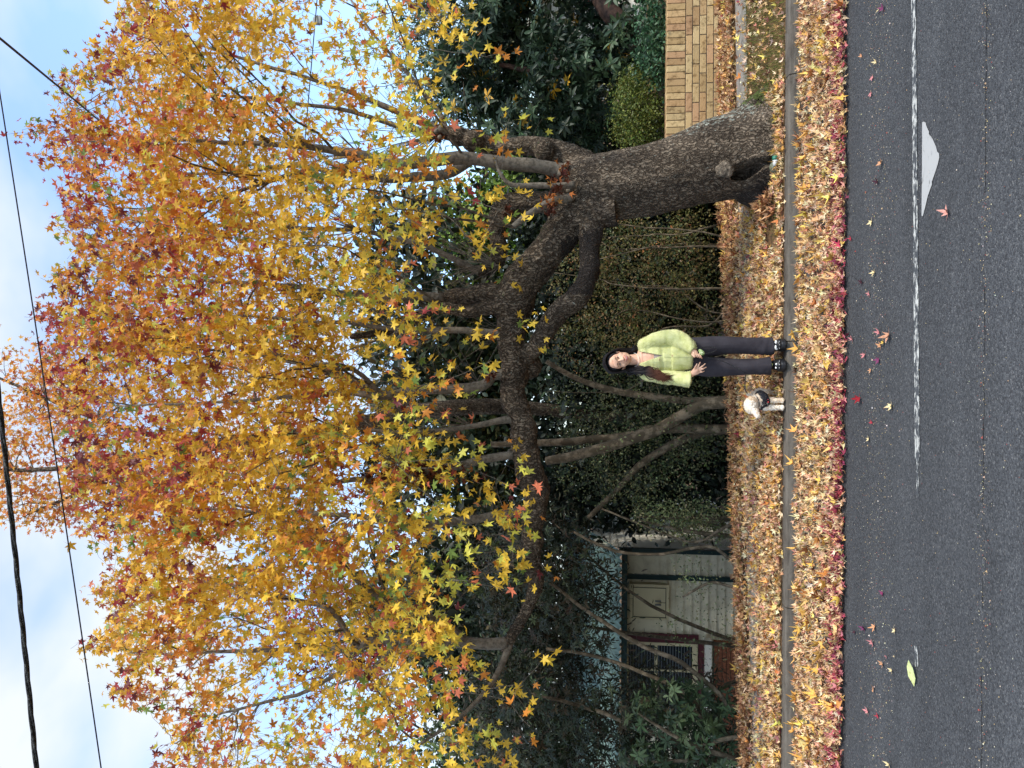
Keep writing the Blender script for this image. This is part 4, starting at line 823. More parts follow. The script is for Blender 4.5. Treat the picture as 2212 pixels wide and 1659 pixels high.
# leaves round every twig end
LP, LS, LC, LT, LN = [], [], [], [], []
red = np.array(srgb(165,62,62)); maroon = np.array(srgb(120,58,60)); org = np.array(srgb(222,142,58)); och = np.array(srgb(222,168,54)); yel = np.array(srgb(248,206,72)); grn = np.array(srgb(128,152,70)); pnk = np.array(srgb(228,128,92)); ylg = np.array(srgb(214,208,86))
def leafcol(px, py, p):
    n1 = mn.noise(p*.8+Vector((3, 0, 0))); n2 = mn.noise(p*2.3+Vector((0, 7, 0)))
    top = np.interp(py, LBy, LBx); e = (px-top)/330
    wr = max(0, 1-e*1.7)*(.72 if 0 < py < 1130 else .34)*(1+n1*1.5)+.03
    if 60 < px < 460 and 540 < py < 1150: wr = max(wr, .24+1.0*n2)
    u = random.random()
    if u < wr: return random.choice([red, maroon, pnk*.7, org*.8, red, org]) 
    if u < wr+.05+.12*max(0, n2+.1)+(.07 if px > 620 else 0): return grn if random.random() < .45 else ylg
    if px > 780: return random.choice([yel, yel, yel*.96, ylg, org, yel*.9, yel]) if random.random() > .06 else pnk
    f = min(1, px/800); a = random.random()
    if n1*1.6+a*.7 > .68: return org if random.random() < .7 else pnk*.9
    return och*(1-f)+yel*f if a > .25 else och
for (p, px, py), pts in zip(cl, tw):
    a = leafcol(px, py, p); k = random.choice([5, 6, 7, 8, 8, 9]) if px < 860 else random.choice([3, 4, 5, 6])
    end = pts[-1][0]; dr = (pts[-1][0]-pts[-2][0]).normalized() if (pts[-1][0]-pts[-2][0]).length > 1e-6 else Vector((0, 0, 1))
    for j in range(k):
        c_ = a if random.random() < .62 else leafcol(px, py, p)
        f = random.random()**1.6; q = end-dr*f*.32+Vector((random.gauss(0, .06), random.gauss(0, .06), random.gauss(0, .05)-.01))
        LP.append(q); LS.append(random.uniform(.060, .110)*(1.12 if px > 860 else 1)); LC.append(np.clip(c_*random.uniform(.78, 1.12), .01, .95))
        out_d = (q-end); LT.append(Vector((random.gauss(0, .55)+out_d.x*4, random.gauss(0, .45)+out_d.y*4, random.gauss(-.75, .5)))); LN.append(Vector((random.gauss(0, .7), random.gauss(-.5, .7), random.gauss(.35, .6))))
ar = lambda l_: np.array([tuple(q) for q in l_])
n = len(LP); V, F = star_leaf(ar(LP), ar(LT), ar(LN), np.array(LS), RNG.normal(.2, .35, n), RNG.normal(0, .18, (n, 1))+RNG.normal(0, .09, (n, 21)))
fast_mesh('crown', V, F, ar(LC), M_leaf, tree)
# dead brown leaves caught at forks
pts = []
for (px, py, rx, rz, n_, yy) in ((1205, 405, .10, .08, 26, TY-.45), (1190, 450, .07, .07, 22, TY-.5), (1215, 372, .08, .06, 14, TY-.42), (905, 1022, .10, .42, 190, TY-.42), (830, 1036, .08, .25, 60, TY-.42), (952, 292, .1, .1, 26, TY-.05), (1098, 452, .05, .05, 10, TY-.2), (775, 1440, .10, .12, 40, TY-.3), (1060, 812, .05, .05, 12, TY-.4)):
    o = P(px, py, yy)
    for _ in range(n_): pts.append(o+Vector((random.gauss(0, rx*.6), random.gauss(0, .05), random.gauss(0, rz*.6))))
n = len(pts); V, F = simple_star(ar(pts), RNG.normal(0, 1, (n, 3)), RNG.normal(0, 1, (n, 3)), RNG.uniform(.06, .10, n), RNG.normal(.3, .3, n), RNG.uniform(.2, .9, (n, 1))+RNG.normal(0, .25, (n, 11)))
fast_mesh('dead_leaves', V, F, pick([(3, srgb(110,62,42)), (2, srgb(80,45,35)), (1.5, srgb(185,115,60)), (.7, srgb(210,150,80))], n), M_litter, tree)
# ------------------------------------------------------------------ second autumn tree behind, and a red maple far left
def back_tree(name, label, stems, boxes, n, size, pal, trunk_mat):
    b0 = pxpath([stems[0][0]], 0)[0][0]; root = empty(name, (b0.x, b0.y, gz(b0.x, b0.y))); tag(root, label, 'tree'); nd = []; tb2 = MB()
    for st in stems:
        sp = smoothpath(pxpath(st, 0), 4); tb2.tube([q[0] for q in sp], [q[1] for q in sp], 10); nd += [q for q in sp if q[0].z > 2.6]
    tb2.build('trunk', trunk_mat, root, True); tw_ = MB()
    tips = [(inside(boxes, 1.3, 3.3), 0, 0) for _ in range(n)]; tips.sort(key=lambda q: q[0].z)
    nd, _ = grow(random.sample(tips, n//8), nd, .014, .004, 4, tw_); nd, ps = grow(tips, nd, .005, .002, 3, tw_); tw_.build('twigs', M_twig, root)
    Q = []; 
    for p_ in ps:
        for _ in range(6): Q.append(p_[-1][0]+Vector((random.gauss(0, .11), random.gauss(0, .11), random.gauss(0, .1))))
    m_ = len(Q); V, F = simple_star(ar(Q), RNG.normal(0, .6, (m_, 3))+np.array([0, 0, -.6]), RNG.normal(0, .7, (m_, 3))+np.array([0, -.4, .4]), RNG.uniform(size*.75, size*1.1, m_), RNG.normal(.1, .2, m_), RNG.normal(0, .06, (m_, 11)))
    fast_mesh('crown', V, F, pick(pal, m_, .14), M_leaf, root)
back_tree('sweetgum_tree', 'taller sweetgum behind, its sparse orange crown reaching the top', [[(1600, 905, 15, 12.5), (1300, 900, 14, 12.5), (1180, 885, 14, 12.3), (1050, 878, 18, 11.8), (900, 890, 18, 11.4), (700, 930, 14, 11.2), (500, 955, 14, 11), (300, 985, 9, 10.8), (150, 1010, 6, 10.6), (0, 1015, 3, 10.5), (-120, 1000, 2, 10.5)], [(420, 960, 8, 11), (250, 920, 5, 10.8), (100, 860, 3.5, 10.6), (-40, 800, 2, 10.5)], [(300, 985, 6, 10.8), (180, 1060, 4, 10.8), (60, 1110, 2.5, 10.8)], [(900, 890, 14, 11.4), (700, 800, 9, 11.5), (500, 740, 5, 11.5), (300, 700, 3, 11.5)]],
    [(-90, 210, 740, 1150, 10.1, 11.6, 1.2), (150, 800, 560, 1180, 10.2, 12.4, 1.8)], 1500, .105, [(3, srgb(226,156,66)), (2, srgb(214,130,66)), (3, srgb(232,176,76)), (.6, srgb(180,84,64))], M_bark)
back_tree('red_maple', 'distant dark red leaved tree showing through the crown at left', [[(1500, 1340, 9, 16), (1200, 1345, 9, 16), (950, 1350, 8, 16), (780, 1360, 6, 16), (650, 1370, 3, 16)]],
    [(580, 860, 1250, 1500, 15, 17, 1)], 330, .13, [(3, srgb(130,45,62)), (2, srgb(165,60,70)), (1, srgb(200,90,80))], M_twig)
# ------------------------------------------------------------------ overhead cables
M_cab = mat('black_cable', (.012, .012, .013), .6, .3); M_abc = mat('weathered_cable', (.035, .035, .035), .9, .2, noise=(40, (.11, .11, .10), .5, .6, (1, 1, 1)), bump=(90, .9, .02))
def cable(name, label, a, b, r, m, sag=.04, twist=False, ext=(3, 3)):
    d = (b-a).normalized(); a2 = a-d*ext[0]; b2 = b+d*ext[1]; n = 60; mb3 = MB()
    for s in range(3 if twist else 1):
        pts = []
        for i in range(n*(3 if twist else 1)+1):
            f = i/(n*(3 if twist else 1)); p = a2.lerp(b2, f); p.z -= sag*4*f*(1-f)-sag*.5
            if twist: an = f*70+s*2.094; p = p+Vector((0, math.cos(an), math.sin(an)))*r*.55
            pts.append(p)
        mb3.tube(pts, r*(.62 if twist else 1), 6)
    o = mb3.build(name, m, None, True); tag(o, label, 'cable')
cable('overhead_cable', 'thin black cable crossing in front of the tree crown', P(0, 225, 5.0), P(215, 1659, 5.0), .0048, M_cab)
cable('bundled_cable', 'thick twisted overhead cable crossing the sky above the crown', P(0, 925, 5.0), P(74, 1659, 5.0), .016, M_abc, twist=True)
cable('service_cable', 'black service cable slanting down behind the red leaves', P(0, 84, 5.0), P(300, 333, 9.6), .010, M_cab, sag=.02, ext=(2, 1.5))
cable('telephone_line', 'thin dark line carrying the small grey junction box', P(690, -60, 8.8), P(655, 345, 8.3), .006, M_cab, sag=.0, ext=(1.5, 1))
jb = MB(); c = P(686, 44, 8.72); jb.box(c.x-.045, c.x+.045, c.y-.03, c.y+.03, c.z-.05, c.z+.03); jb.box(c.x-.05, c.x+.05, c.y-.034, c.y+.034, c.z-.012, c.z-.004); jb.box(c.x-.03, c.x+.03, c.y-.02, c.y+.02, c.z+.03, c.z+.05); tag(jb.build('junction_box', mat('grey_plastic', srgb(160,165,160), .5)), 'small grey junction box hanging on the thin line at right', 'junction box')
# small rubbish at the foot of the trunk
b = MB(); c = P(1657, 347, 7.12); c.z = gz(c.x, c.y)+.05; b.tube([c+Vector((-.05, 0, 0)), c+Vector((.0, 0, .004))], [.024, .026], 14); cn = b.build('crushed_can', mat('white_tin', (.6, .6, .58), .4, .5), None, True); tag(cn, 'small white and green can lying in leaves at trunk foot', 'can')
b = MB(); b.tube([c+Vector((.0005, 0, .004)), c+Vector((.04, 0, .006))], [.0265, .0262], 14); g_ = b.build('green_band', mat('green_tin', (.02, .16, .10), .4, .5), cn, True); g_.matrix_parent_inverse = Matrix.Identity(4)
b = MB(); c = P(1650, 362, 7.15); c.z = gz(c.x, c.y)+.05; b.ell(c, (.055, .04, .05), n=9, m=6); st = b.build('mossy_stone', mat('stone', (.17, .18, .13), .9, .2, noise=(20, (.09, .1, .06), .4, .6), bump=(30, .8, .02)), None, True); tag(st, 'mossy grey stone beside the hollow in the trunk', 'stone')
# ------------------------------------------------------------------ the woman
PF = P((2300+1972/2.4578)/1.823, (1200+560/2.4578)/1.823, 6.98); PX, PY, PZ = PF.x, 6.98, .150
def W(u, z, w_=0): return Vector((PX+u, PY+w_, PZ+z))
M_skin = mat('skin', srgb(228,184,154), .5, .35, noise=(18, srgb(220,164,136), .4, .7)); M_hair = mat('black_hair', attr=True, rough=.6, spec=.25)
M_knit = mat('lime_knit', srgb(216,216,156), .95, .1, noise=(12, srgb(192,194,126), .42, .64), sheen=.3)
def knit(m):
    t = m.node_tree; l = t.links.new; b = [n for n in t.nodes if n.type == 'BSDF_PRINCIPLED'][0]; co = t.nodes.new('ShaderNodeTexCoord')
    wv = t.nodes.new('ShaderNodeTexWave'); wv.bands_direction = 'Z'; wv.inputs['Scale'].default_value = 26; wv.inputs['Distortion'].default_value = 5; wv.inputs['Detail'].default_value = 3; wv.inputs['Detail Scale'].default_value = 3; l(co.outputs['Object'], wv.inputs['Vector'])
    n = t.nodes.new('ShaderNodeTexNoise'); n.inputs['Scale'].default_value = 140; l(co.outputs['Object'], n.inputs['Vector'])
    a = t.nodes.new('ShaderNodeMath'); a.operation = 'ADD'; l(wv.outputs['Fac'], a.inputs[0]); l(n.outputs['Fac'], a.inputs[1])
    bp = t.nodes.new('ShaderNodeBump'); bp.inputs['Strength'].default_value = .35; bp.inputs['Distance'].default_value = .004; l(a.outputs[0], bp.inputs['Height']); l(bp.outputs[0], b.inputs['Normal'])
knit(M_knit)
M_trs = mat('charcoal_trousers', srgb(50,47,52), .85, .2, noise=(7, srgb(64,61,66), .4, .65), bump=(160, .2, .003)); M_blk = mat('black_leather', (.012, .012, .014), .45, .4); M_wht = mat('white_leather', (.75, .75, .72), .5, .3)
M_cap = mat('dark_navy_felt', (.010, .011, .016), .8, .15, sheen=.1)
HT = Matrix.Rotation(math.radians(-19), 3, 'Y'); HC = W(.010, 1.482, -.035)
HYW = Matrix.Rotation(math.radians(6), 3, 'X')
HS = 1.13
def H(x, y, z): return HC + HT @ (HYW @ Vector((x*HS, y*HS, z*HS)))      # head frame: y negative = face side
HR = HT @ HYW
bd = MB(); _e = bd.ell
bd.ell = lambda c, r, *k, **q: _e(c, tuple(x*(HS if Vector(c).z > PZ+1.36 else 1) for x in r), *k, **q)
bd.ell(H(0, .012, .028), (.072, .088, .084), HR, 20, 14); bd.ell(H(0, -.018, -.028), (.060, .064, .072), HR, 20, 14); bd.ell(H(0, -.040, -.074), (.032, .030, .022), HR)
bd.ell(H(.038, -.046, -.022), (.026, .022, .024), HR); bd.ell(H(-.038, -.046, -.022), (.026, .022, .024), HR)
bd.caps(H(0, -.078, .008), H(0, -.088, -.020), .007, .010); bd.ell(H(0, -.091, -.024), (.012, .009, .008), HR); bd.ell(H(.010, -.084, -.026), (.007, .007, .006), HR); bd.ell(H(-.010, -.084, -.026), (.007, .007, .006), HR)
bd.ell(H(0, -.072, .040), (.052, .014, .026), HR)
for s in (1, -1): bd.ell(H(.072*s, .01, -.012), (.008, .016, .027), HR, 10, 8)
bd.ell(H(0, -.077, -.053), (.024, .010, .010), HR)
bd.caps(W(.02, 1.40, .0), W(.028, 1.27, .015), .048, .055); 
bd.ell(W(.03, 1.265, .0), (.118, .070, .052)); bd.ell(W(.035, 1.17, -.01), (.118, .086, .13)); bd.ell(W(.045, 1.0, .0), (.112, .076, .17)); bd.ell(W(.05, .88, .0), (.125, .085, .11))
for u, sg in ((.10, 1), (-.025, -1)): bd.caps(W(.05+sg*.07, .84), W(.157 if sg > 0 else -.025, .12), .065, .035)
def arm(sh, el, wr): bd.caps(sh, el, .044, .036); bd.caps(el, wr, .036, .022)
SR, ER, WR = W(.150, 1.235, -.01), W(.220, 1.03, -.045), W(.115, .835, -.175)
SL, EL, WL = W(-.090, 1.235, -.01), W(-.142, 1.04, -.045), W(-.118, .832, -.13)
arm(SR, ER, WR); arm(SL, EL, WL)
# hand resting on the thigh, fingers spread
def finger(pts, r):
    for a, b, q in zip(pts[:-1], pts[1:], np.linspace(r, r*.72, len(pts)-1)): bd.caps(a, b, q, q*.9, 8)
pc = W(-.080, .790, -.155); bd.ell(pc, (.036, .016, .042), Matrix.Rotation(math.radians(-38), 3, 'Y'), 14, 10); bd.ell(W(-.098, .812, -.145), (.028, .017, .030)); bd.caps(WL, pc, .022, .024)
finger([W(-.078, .808, -.158), W(-.050, .806, -.178), W(-.020, .790, -.180)], .0100)
finger([W(-.060, .785, -.160), W(-.032, .774, -.176), W(-.005, .760, -.168)], .0092)
finger([W(-.062, .770, -.160), W(-.040, .742, -.178), W(-.018, .716, -.166)], .0092)
finger([W(-.076, .762, -.158), W(-.062, .733, -.175), W(-.048, .706, -.162)], .0088)
finger([W(-.094, .765, -.152), W(-.092, .742, -.165), W(-.084, .722, -.155)], .0078)
# hand holding the leash, fingers closed
pc2 = W(.085, .812, -.185); bd.ell(pc2, (.026, .022, .036), Matrix.Rotation(math.radians(40), 3, 'Y'), 14, 10); bd.caps(WR, pc2, .022, .022)
for k in range(4):
    z0 = .828-.019*k; u0 = .078-.006*k
    finger([W(u0+.008, z0, -.198), W(u0-.016, z0-.012, -.213), W(u0-.032, z0-.022, -.196), W(u0-.020, z0-.024, -.184)], .0085-.0005*k)
finger([W(.082, .835, -.175), W(.058, .832, -.192), W(.040, .815, -.205)], .0095)
bm_ = remesh(bd, .0042, 2)
person = link('person', bm_, M_skin, None, True)
# origin at the feet
def to_origin(o, loc):
    o.data.transform(Matrix.Translation(-Vector(loc))); o.location = loc
to_origin(person, (PX, PY, PZ)); tag(person, 'smiling woman in lime knit cardigan and dark trousers holding a dog leash', 'person')
def part(name, mb, m, voxel=None, sm=2, fn=None, parent=person):
    if voxel:
        me = remesh(mb, voxel, sm)
        if fn: fn(me)
        return link(name, me, m, parent, True)
    return mb.build(name, m, parent, True)
# camisole
cm = MB(); cm.ell(W(.035, 1.12, -.012), (.122, .090, .125)); 
def cutc(me):
    v = getv(me); v[:, 2] = np.minimum(v[:, 2], PZ+1.203); setv(me, v)
    import bmesh
    b = bmesh.new(); b.from_mesh(me); bmesh.ops.delete(b, geom=[f for f in b.faces if abs(f.calc_center_median().x-PX-.055) > .075 or f.calc_center_median().y > PY or f.calc_center_median().z < PZ+1.05], context='FACES'); b.to_mesh(me); b.free()
part('camisole', cm, mat('grey_camisole', srgb(165,150,145), .7), .006, 2, cutc)
# cardigan: shell with an open V at the neck
cd = MB()
cd.ell(W(.03, 1.235, .0), (.168, .098, .075)); cd.ell(W(.035, 1.15, -.004), (.145, .112, .15)); cd.ell(W(.04, 1.03, .0), (.138, .110, .17)); cd.ell(W(.045, .92, .0), (.142, .113, .105)); cd.tube([W(.045, .815, 0), W(.045, .84, .0), W(.045, .9, 0), W(.04, 1.0, 0)], [.122, .130, .132, .13], 24)
def sleeve(pts, rr): 
    s_ = smoothpath(list(zip(pts, rr)), 4); cd.tube([q[0] for q in s_], [q[1] for q in s_], 16); cd.ell(s_[0][0], (s_[0][1],)*3)
sleeve([W(.150, 1.235, -.01), W(.200, 1.15, -.03), W(.222, 1.04, -.045), W(.212, .955, -.08), W(.175, .890, -.125), W(.130, .846, -.165), W(.100, .822, -.185)], [.074, .070, .072, .077, .072, .056, .038])
sleeve([W(-.090, 1.238, -.01), W(-.125, 1.15, -.03), W(-.142, 1.05, -.05), W(-.150, .96, -.07), W(-.156, .90, -.09), W(-.160, .858, -.105), W(-.162, .838, -.108)], [.070, .064, .062, .064, .070, .078, .080])
def cardi(me):
    v = getv(me).astype(float); n = getn(me).astype(float)
    f = np.array([mn.noise(Vector((a*13, b*13, c*6)))*.009+mn.noise(Vector((a*6, b*6, c*30)))*.004 for a, b, c in v])
    side = np.abs(v[:, 0]-PX-.04) > .13; f *= np.where(side, 1.5, .8)
    rel = v-np.array([PX, PY, PZ])
    f += np.where((rel[:, 2] < .845) & (np.abs(rel[:, 0]-.05) < .17), .003*np.sin(rel[:, 0]*650), 0)
    pk = (np.abs(rel[:, 0]-.057-(rel[:, 2]-.95)*.02) < .016) & (rel[:, 1] < -.05) & (rel[:, 2] < 1.08); f += np.where(pk, .006, 0)
    v += n*f[:, None]; setv(me, v)
    import bmesh
    b = bmesh.new(); b.from_mesh(me); kill = []
    for fc in b.faces:
        c = fc.calc_center_median(); u = c.x-PX; z = c.z-PZ; y = c.y-PY
        if z > 1.078 and y < .0:
            t = (z-1.078)/.25; lo = .057-.085*min(t, 1.25)**1.15; hi = .057+.048*min(t, 1.3)
            if lo < u < hi: kill.append(fc)
        if z > 1.28 and (u-.03)**2/.068**2+(y+.005)**2/.065**2 < 1: kill.append(fc)
    bmesh.ops.delete(b, geom=list(set(kill)), context='FACES'); b.to_mesh(me); b.free()
cdo = part('cardigan', cd, M_knit, .006, 2, cardi)
so = cdo.modifiers.new('thick', 'SOLIDIFY'); so.thickness = .008; so.offset = -1
cv_ = getv(cdo.data); cn_ = getn(cdo.data); ix = RNG.choice(len(cv_), 15000); fp_ = cv_[ix]; fd = unit(cn_[ix]*.8+RNG.normal(0, .6, (15000, 3))); sd = unit(np.cross(fd, RNG.normal(0, 1, fd.shape)))*.0012
M_fuzz = mat('wool_fuzz', srgb(222,222,166), .95, .1, trans=.3)
fast_mesh('wool_fuzz', np.stack([fp_-sd, fp_+sd, fp_+fd*RNG.uniform(.004, .011, (15000, 1))], 1), [(0, 1, 2)], None, M_fuzz, cdo).matrix_parent_inverse = Matrix.Identity(4)
# front bands, buttons
bn = MB()
def onfront(u, z, off=.0): # front surface depth of the cardigan
    return W(u, z, -.112*math.sqrt(max(.05, 1-((u-.045)/.17)**2))-off)
bn2 = MB()
for z_ in (1.0, .93, .86): bn2.ell(onfront(.055, z_, .012), (.011, .005, .011), n=10, m=6)
bn2.ell(onfront(.02, 1.12, .004), (.009, .004, .009), n=10, m=6)
bn2.build('buttons', mat('pearly_button', srgb(190,170,120), .3, .6), person, True)
fl = MB()
for (u, z_, r_) in ((.005, 1.17, .004), (.02, 1.255, .0035)): fl.ell(onfront(u, z_, -.012), (r_*2, r_, r_*2), n=8, m=6)
# necklace
nk = MB(); pts = []
for i in range(25):
    a = math.pi*(i/24); pts.append(W(.022+.062*math.cos(a), 1.338-.040*math.sin(a)+.004*math.cos(a), .02-.088*math.sin(a)))
nk.tube(pts, .0028, 6); nk.build('necklace', mat('pearl', (.7, .66, .58), .3, .5), person, True)
# face
eb = MB(); ew = MB(); ei = MB(); lp = MB(); th = MB()
for s in (1, -1):
    eb.tube([H(s*.012, -.087, .030), H(s*.028, -.084, .0345), H(s*.046, -.070, .029)], [.0022, .0028, .0014], 6)
    ew.ell(H(s*.0285, -.0755, .009), (.0135, .005, .0048), HR @ Matrix.Rotation(s*math.radians(14), 3, 'Z'), 12, 8); ei.ell(H(s*.0285, -.0798, .0095), (.0058, .003, .0046), HR, 10, 8)
    ei.tube([H(s*.013, -.0795, .0085), H(s*.028, -.0822, .0152), H(s*.044, -.0705, .0095)], [.0014, .0020, .0014], 6)
lp.tube([H(-.027, -.075, -.044), H(-.012, -.0865, -.0475), H(0, -.089, -.0485), H(.012, -.0865, -.0475), H(.027, -.075, -.044)], [.0015, .0035, .0032, .0035, .0015], 8)
lp.tube([H(-.026, -.075, -.045), H(-.012, -.084, -.058), H(0, -.086, -.0605), H(.012, -.084, -.058), H(.026, -.075, -.045)], [.0015, .004, .0048, .004, .0015], 8)
th.tube([H(-.020, -.079, -.0485), H(-.008, -.0845, -.053), H(.008, -.0845, -.053), H(.020, -.079, -.0485)], [.002, .0036, .0036, .002], 8)
ei.ell(H(.0055, -.0925, -.0300), (.0022, .002, .0015), HR, 6, 5); ei.ell(H(-.0055, -.0925, -.0300), (.0022, .002, .0015), HR, 6, 5)
M_dk = mat('dark_brown', (.012, .008, .006), .4, .4)
eb.build('eyebrows', M_dk, person, True); ew.build('eyes', mat('eye_white', (.65, .62, .6), .3), person, True); ei.build('lashes', M_dk, person, True); lp.build('lips', mat('lips', srgb(178,92,84), .4, .4), person, True); th.build('teeth', mat('teeth', (.75, .72, .66), .3), person, True)
# hair: cap, long locks falling to one side, brown tips
hr = MB(); blk = (.012, .010, .011); brn = srgb(92,56,40)
def hcol(z): 
    f = min(1, max(0, (1.25-z)/.13)); return tuple(a*(1-f)+b*f for a, b in zip(blk, brn))
def lock(pts, r, flat=1):
    s_ = smoothpath([(p, q) for p, q in zip(pts, r)], 4); n = 6; o = len(hr.v); k0 = len(hr.c)
    hr.tube([q[0] for q in s_], [q[1] for q in s_], n)
    for i, q in enumerate(s_):
        for j in range(n): hr.c[k0+i*n+j] = hcol(q[0].z-PZ)+(1,)

def dome(v):                       # skull cap of hair with a parting above the brow
    return v
for (cx_, cy_, cz_, rx, ry, rz) in ((0, .030, .040, .090, .090, .094), (-.036, .030, .050, .056, .078, .074), (.038, .030, .046, .056, .078, .074)):
    hr.ell(H(cx_, cy_, cz_), (rx*HS, ry*HS, rz*HS), HR, 22, 16, blk)
def J(s): return random.gauss(0, s)
for i in range(420):               # parting to the front sides, framing the face
    a = random.random(); part_y = -.062+.15*a
    st = H(.010, part_y, .128-.35*abs(part_y)**1.3)
    if i % 2:
        pts = [st, H(-.050, part_y+J(.003), .112-.03*a), H(-.086, -.030+.11*a+J(.004), .050), H(-.090-.006*a, -.022+.09*a+J(.004), -.02), W(-.082+J(.010), 1.375, -.03+.06*a+J(.008)), W(-.080+J(.016), 1.29, -.085+J(.012)), W(-.092+J(.020), 1.20, -.122+J(.006)), W(-.120+J(.020), 1.13+J(.012), -.126+J(.005)), W(-.150+J(.024), 1.06+J(.04), -.124+J(.005))]
        lock(pts, [.003, .005, .0065, .0065, .006, .005, .004, .0025, .0008])
    else:
        pts = [st, H(.058, part_y+J(.003), .106-.03*a), H(.088, -.026+.11*a+J(.004), .045), H(.093, -.016+.10*a+J(.004), -.03), W(.105+J(.008), 1.385, .01+.05*a+J(.006)), W(.128+J(.012), 1.325, .03+.05*a+J(.01)), W(.12+J(.03), 1.24, .13+J(.01))]
        lock(pts, [.003, .005, .0065, .007, .007, .006, .002])
for i in range(70):
    a = random.uniform(-1, 1); lock([H(.04*a, .10, .08), H(.085*a, .125, -.03), W(.03+.10*a, 1.33, .12), W(.03+.10*a, 1.18+J(.03), .135)], [.012, .014, .014, .005])
hr.build('hair', M_hair, person, True)
# trousers
tr = MB(); tr.ell(W(.05, .86, .0), (.150, .105, .10)); tr.ell(W(.06, .80, .01), (.160, .11, .10))
for pts, rr in (([W(.135, .80, 0), W(.150, .66, -.01), W(.157, .45, -.012), W(.150, .25, -.002), W(.150, .12, -.005), W(.152, .088, -.005)], [.098, .093, .082, .078, .082, .082]),
                ([W(-.018, .80, 0), W(-.042, .66, -.01), W(-.044, .45, -.012), W(-.038, .25, -.002), W(-.030, .14, -.005), W(-.028, .104, -.008)], [.098, .092, .079, .076, .082, .084])):
    s_ = smoothpath(list(zip(pts, rr)), 4); tr.tube([q[0] for q in s_], [q[1] for q in s_], 18)
def folds(me):
    v = getv(me).astype(float); n = getn(me).astype(float)
    f = np.array([mn.noise(Vector((a*16, b*16, c*4)))*.008+mn.noise(Vector((a*10, b*10, (c-PZ)*26+a*12)))*.008*max(0, 1-(c-PZ)/.35) for a, b, c in v]); v += n*f[:, None]; setv(me, v)
part('trousers', tr, M_trs, .006, 2, folds)
for s, u, wv_ in ((1, .155, -.02), (-1, -.022, -.02)):
    sh = MB(); a = math.radians(6*s)
    sh.ell(W(u, .062, -.01), (.050, .085, .042)); sh.ell(W(u+.004*s, .052, -.075), (.054, .058, .036)); sh.caps(W(u, .07, .02), W(u, .12, .02), .042, .042); so_ = part('shoe', sh, M_blk, .006, 2)
    sl = MB(); sl.tube([W(u+.003*s, 0, -.02), W(u+.003*s, .042, -.02)], [.061, .058], 26); sl.v = [(x, PY-.028+(y-PY+.02)*1.95, z) for x, y, z in sl.v]; 
    def flat(me):
        v = getv(me); v[:, 2] = np.clip(v[:, 2], PZ-.002, PZ+.044); setv(me, v)
    q = part('sole', sl, M_blk, .006, 1, flat, so_)
    tw_ = MB()
    if s > 0: tw_.ell(W(u+.027, .082, -.100), (.018, .014, .011)); tw_.ell(W(u-.020, .084, -.098), (.020, .014, .009)); tw_.ell(W(u-.034, .076, -.092), (.011, .014, .013))
    else: tw_.ell(W(u+.004, .080, -.108), (.011, .012, .009)); tw_.ell(W(u-.028, .080, -.098), (.010, .012, .008))
    tw_.build('toe_patch', M_wht, so_, True)
    bk_ = MB()
    for k in range(3): bk_.ell(W(u-.03+.03*k, .057, -.133+abs(k-1)*.008), (.006, .004, .005), n=8, m=6)
    bk_.build('eyelets', mat('steel', (.4, .4, .4), .3, .5, metallic=.9), so_, True)
    if s < 0:
        tg = MB(); tg.tube([W(u+.002, .118, -.078), W(u+.002, .118, -.083)], [.017, .015], 5); tg.build('trouser_tag', mat('pale_green_tag', srgb(200,215,130), .6), person, True)
# leash
def Z1(zx, zy, Y): return P((2300+zx/2.4578)/1.823, (1200+zy/2.4578)/1.823, Y)
M_lsh = mat('dark_cord', (.018, .018, .02), .7, .3, noise=(160, (.22, .22, .20), .60, .64))
ls = MB()
main = [W(.055, .800, -.205), W(.045, .74, -.19), W(.02, .60, -.16), W(-.03, .48, -.14), W(-.088, .37, -.12), W(-.135, .342, -.07), W(-.20, .338, -.03), W(-.255, .330, .0), W(-.285, .308, .0)]
s_ = smoothpath([(p, .0042) for p in main], 6); ls.tube([q[0] for q in s_], .0042, 6)
loop = [W(.07, .79, -.205), W(.125, .75, -.16), W(.135, .68, -.13), W(.125, .61, -.12), W(.095, .63, -.12), W(.075, .70, -.15), W(.06, .77, -.19)]
s_ = smoothpath([(p, .0035) for p in loop], 6); ls.tube([q[0] for q in s_], .0035, 6); tag(ls.build('dog_leash', M_lsh, None, True), 'black flecked cord leash running from the hand to the dog', 'leash')
pb = MB(); pb.ell(W(.078, .752, -.212), (.024, .014, .026), Matrix.Rotation(.5, 3, 'Y'), 12, 8); pb.ell(W(.098, .765, -.20), (.016, .012, .018)); o = link('bag_pouch', remesh(pb, .005, 1), mat('green_print', srgb(120,150,80), .7, .2, noise=(90, srgb(225,225,190), .5, .58)), None, True); tag(o, 'small green patterned bag pouch hanging from her leash hand', 'pouch')
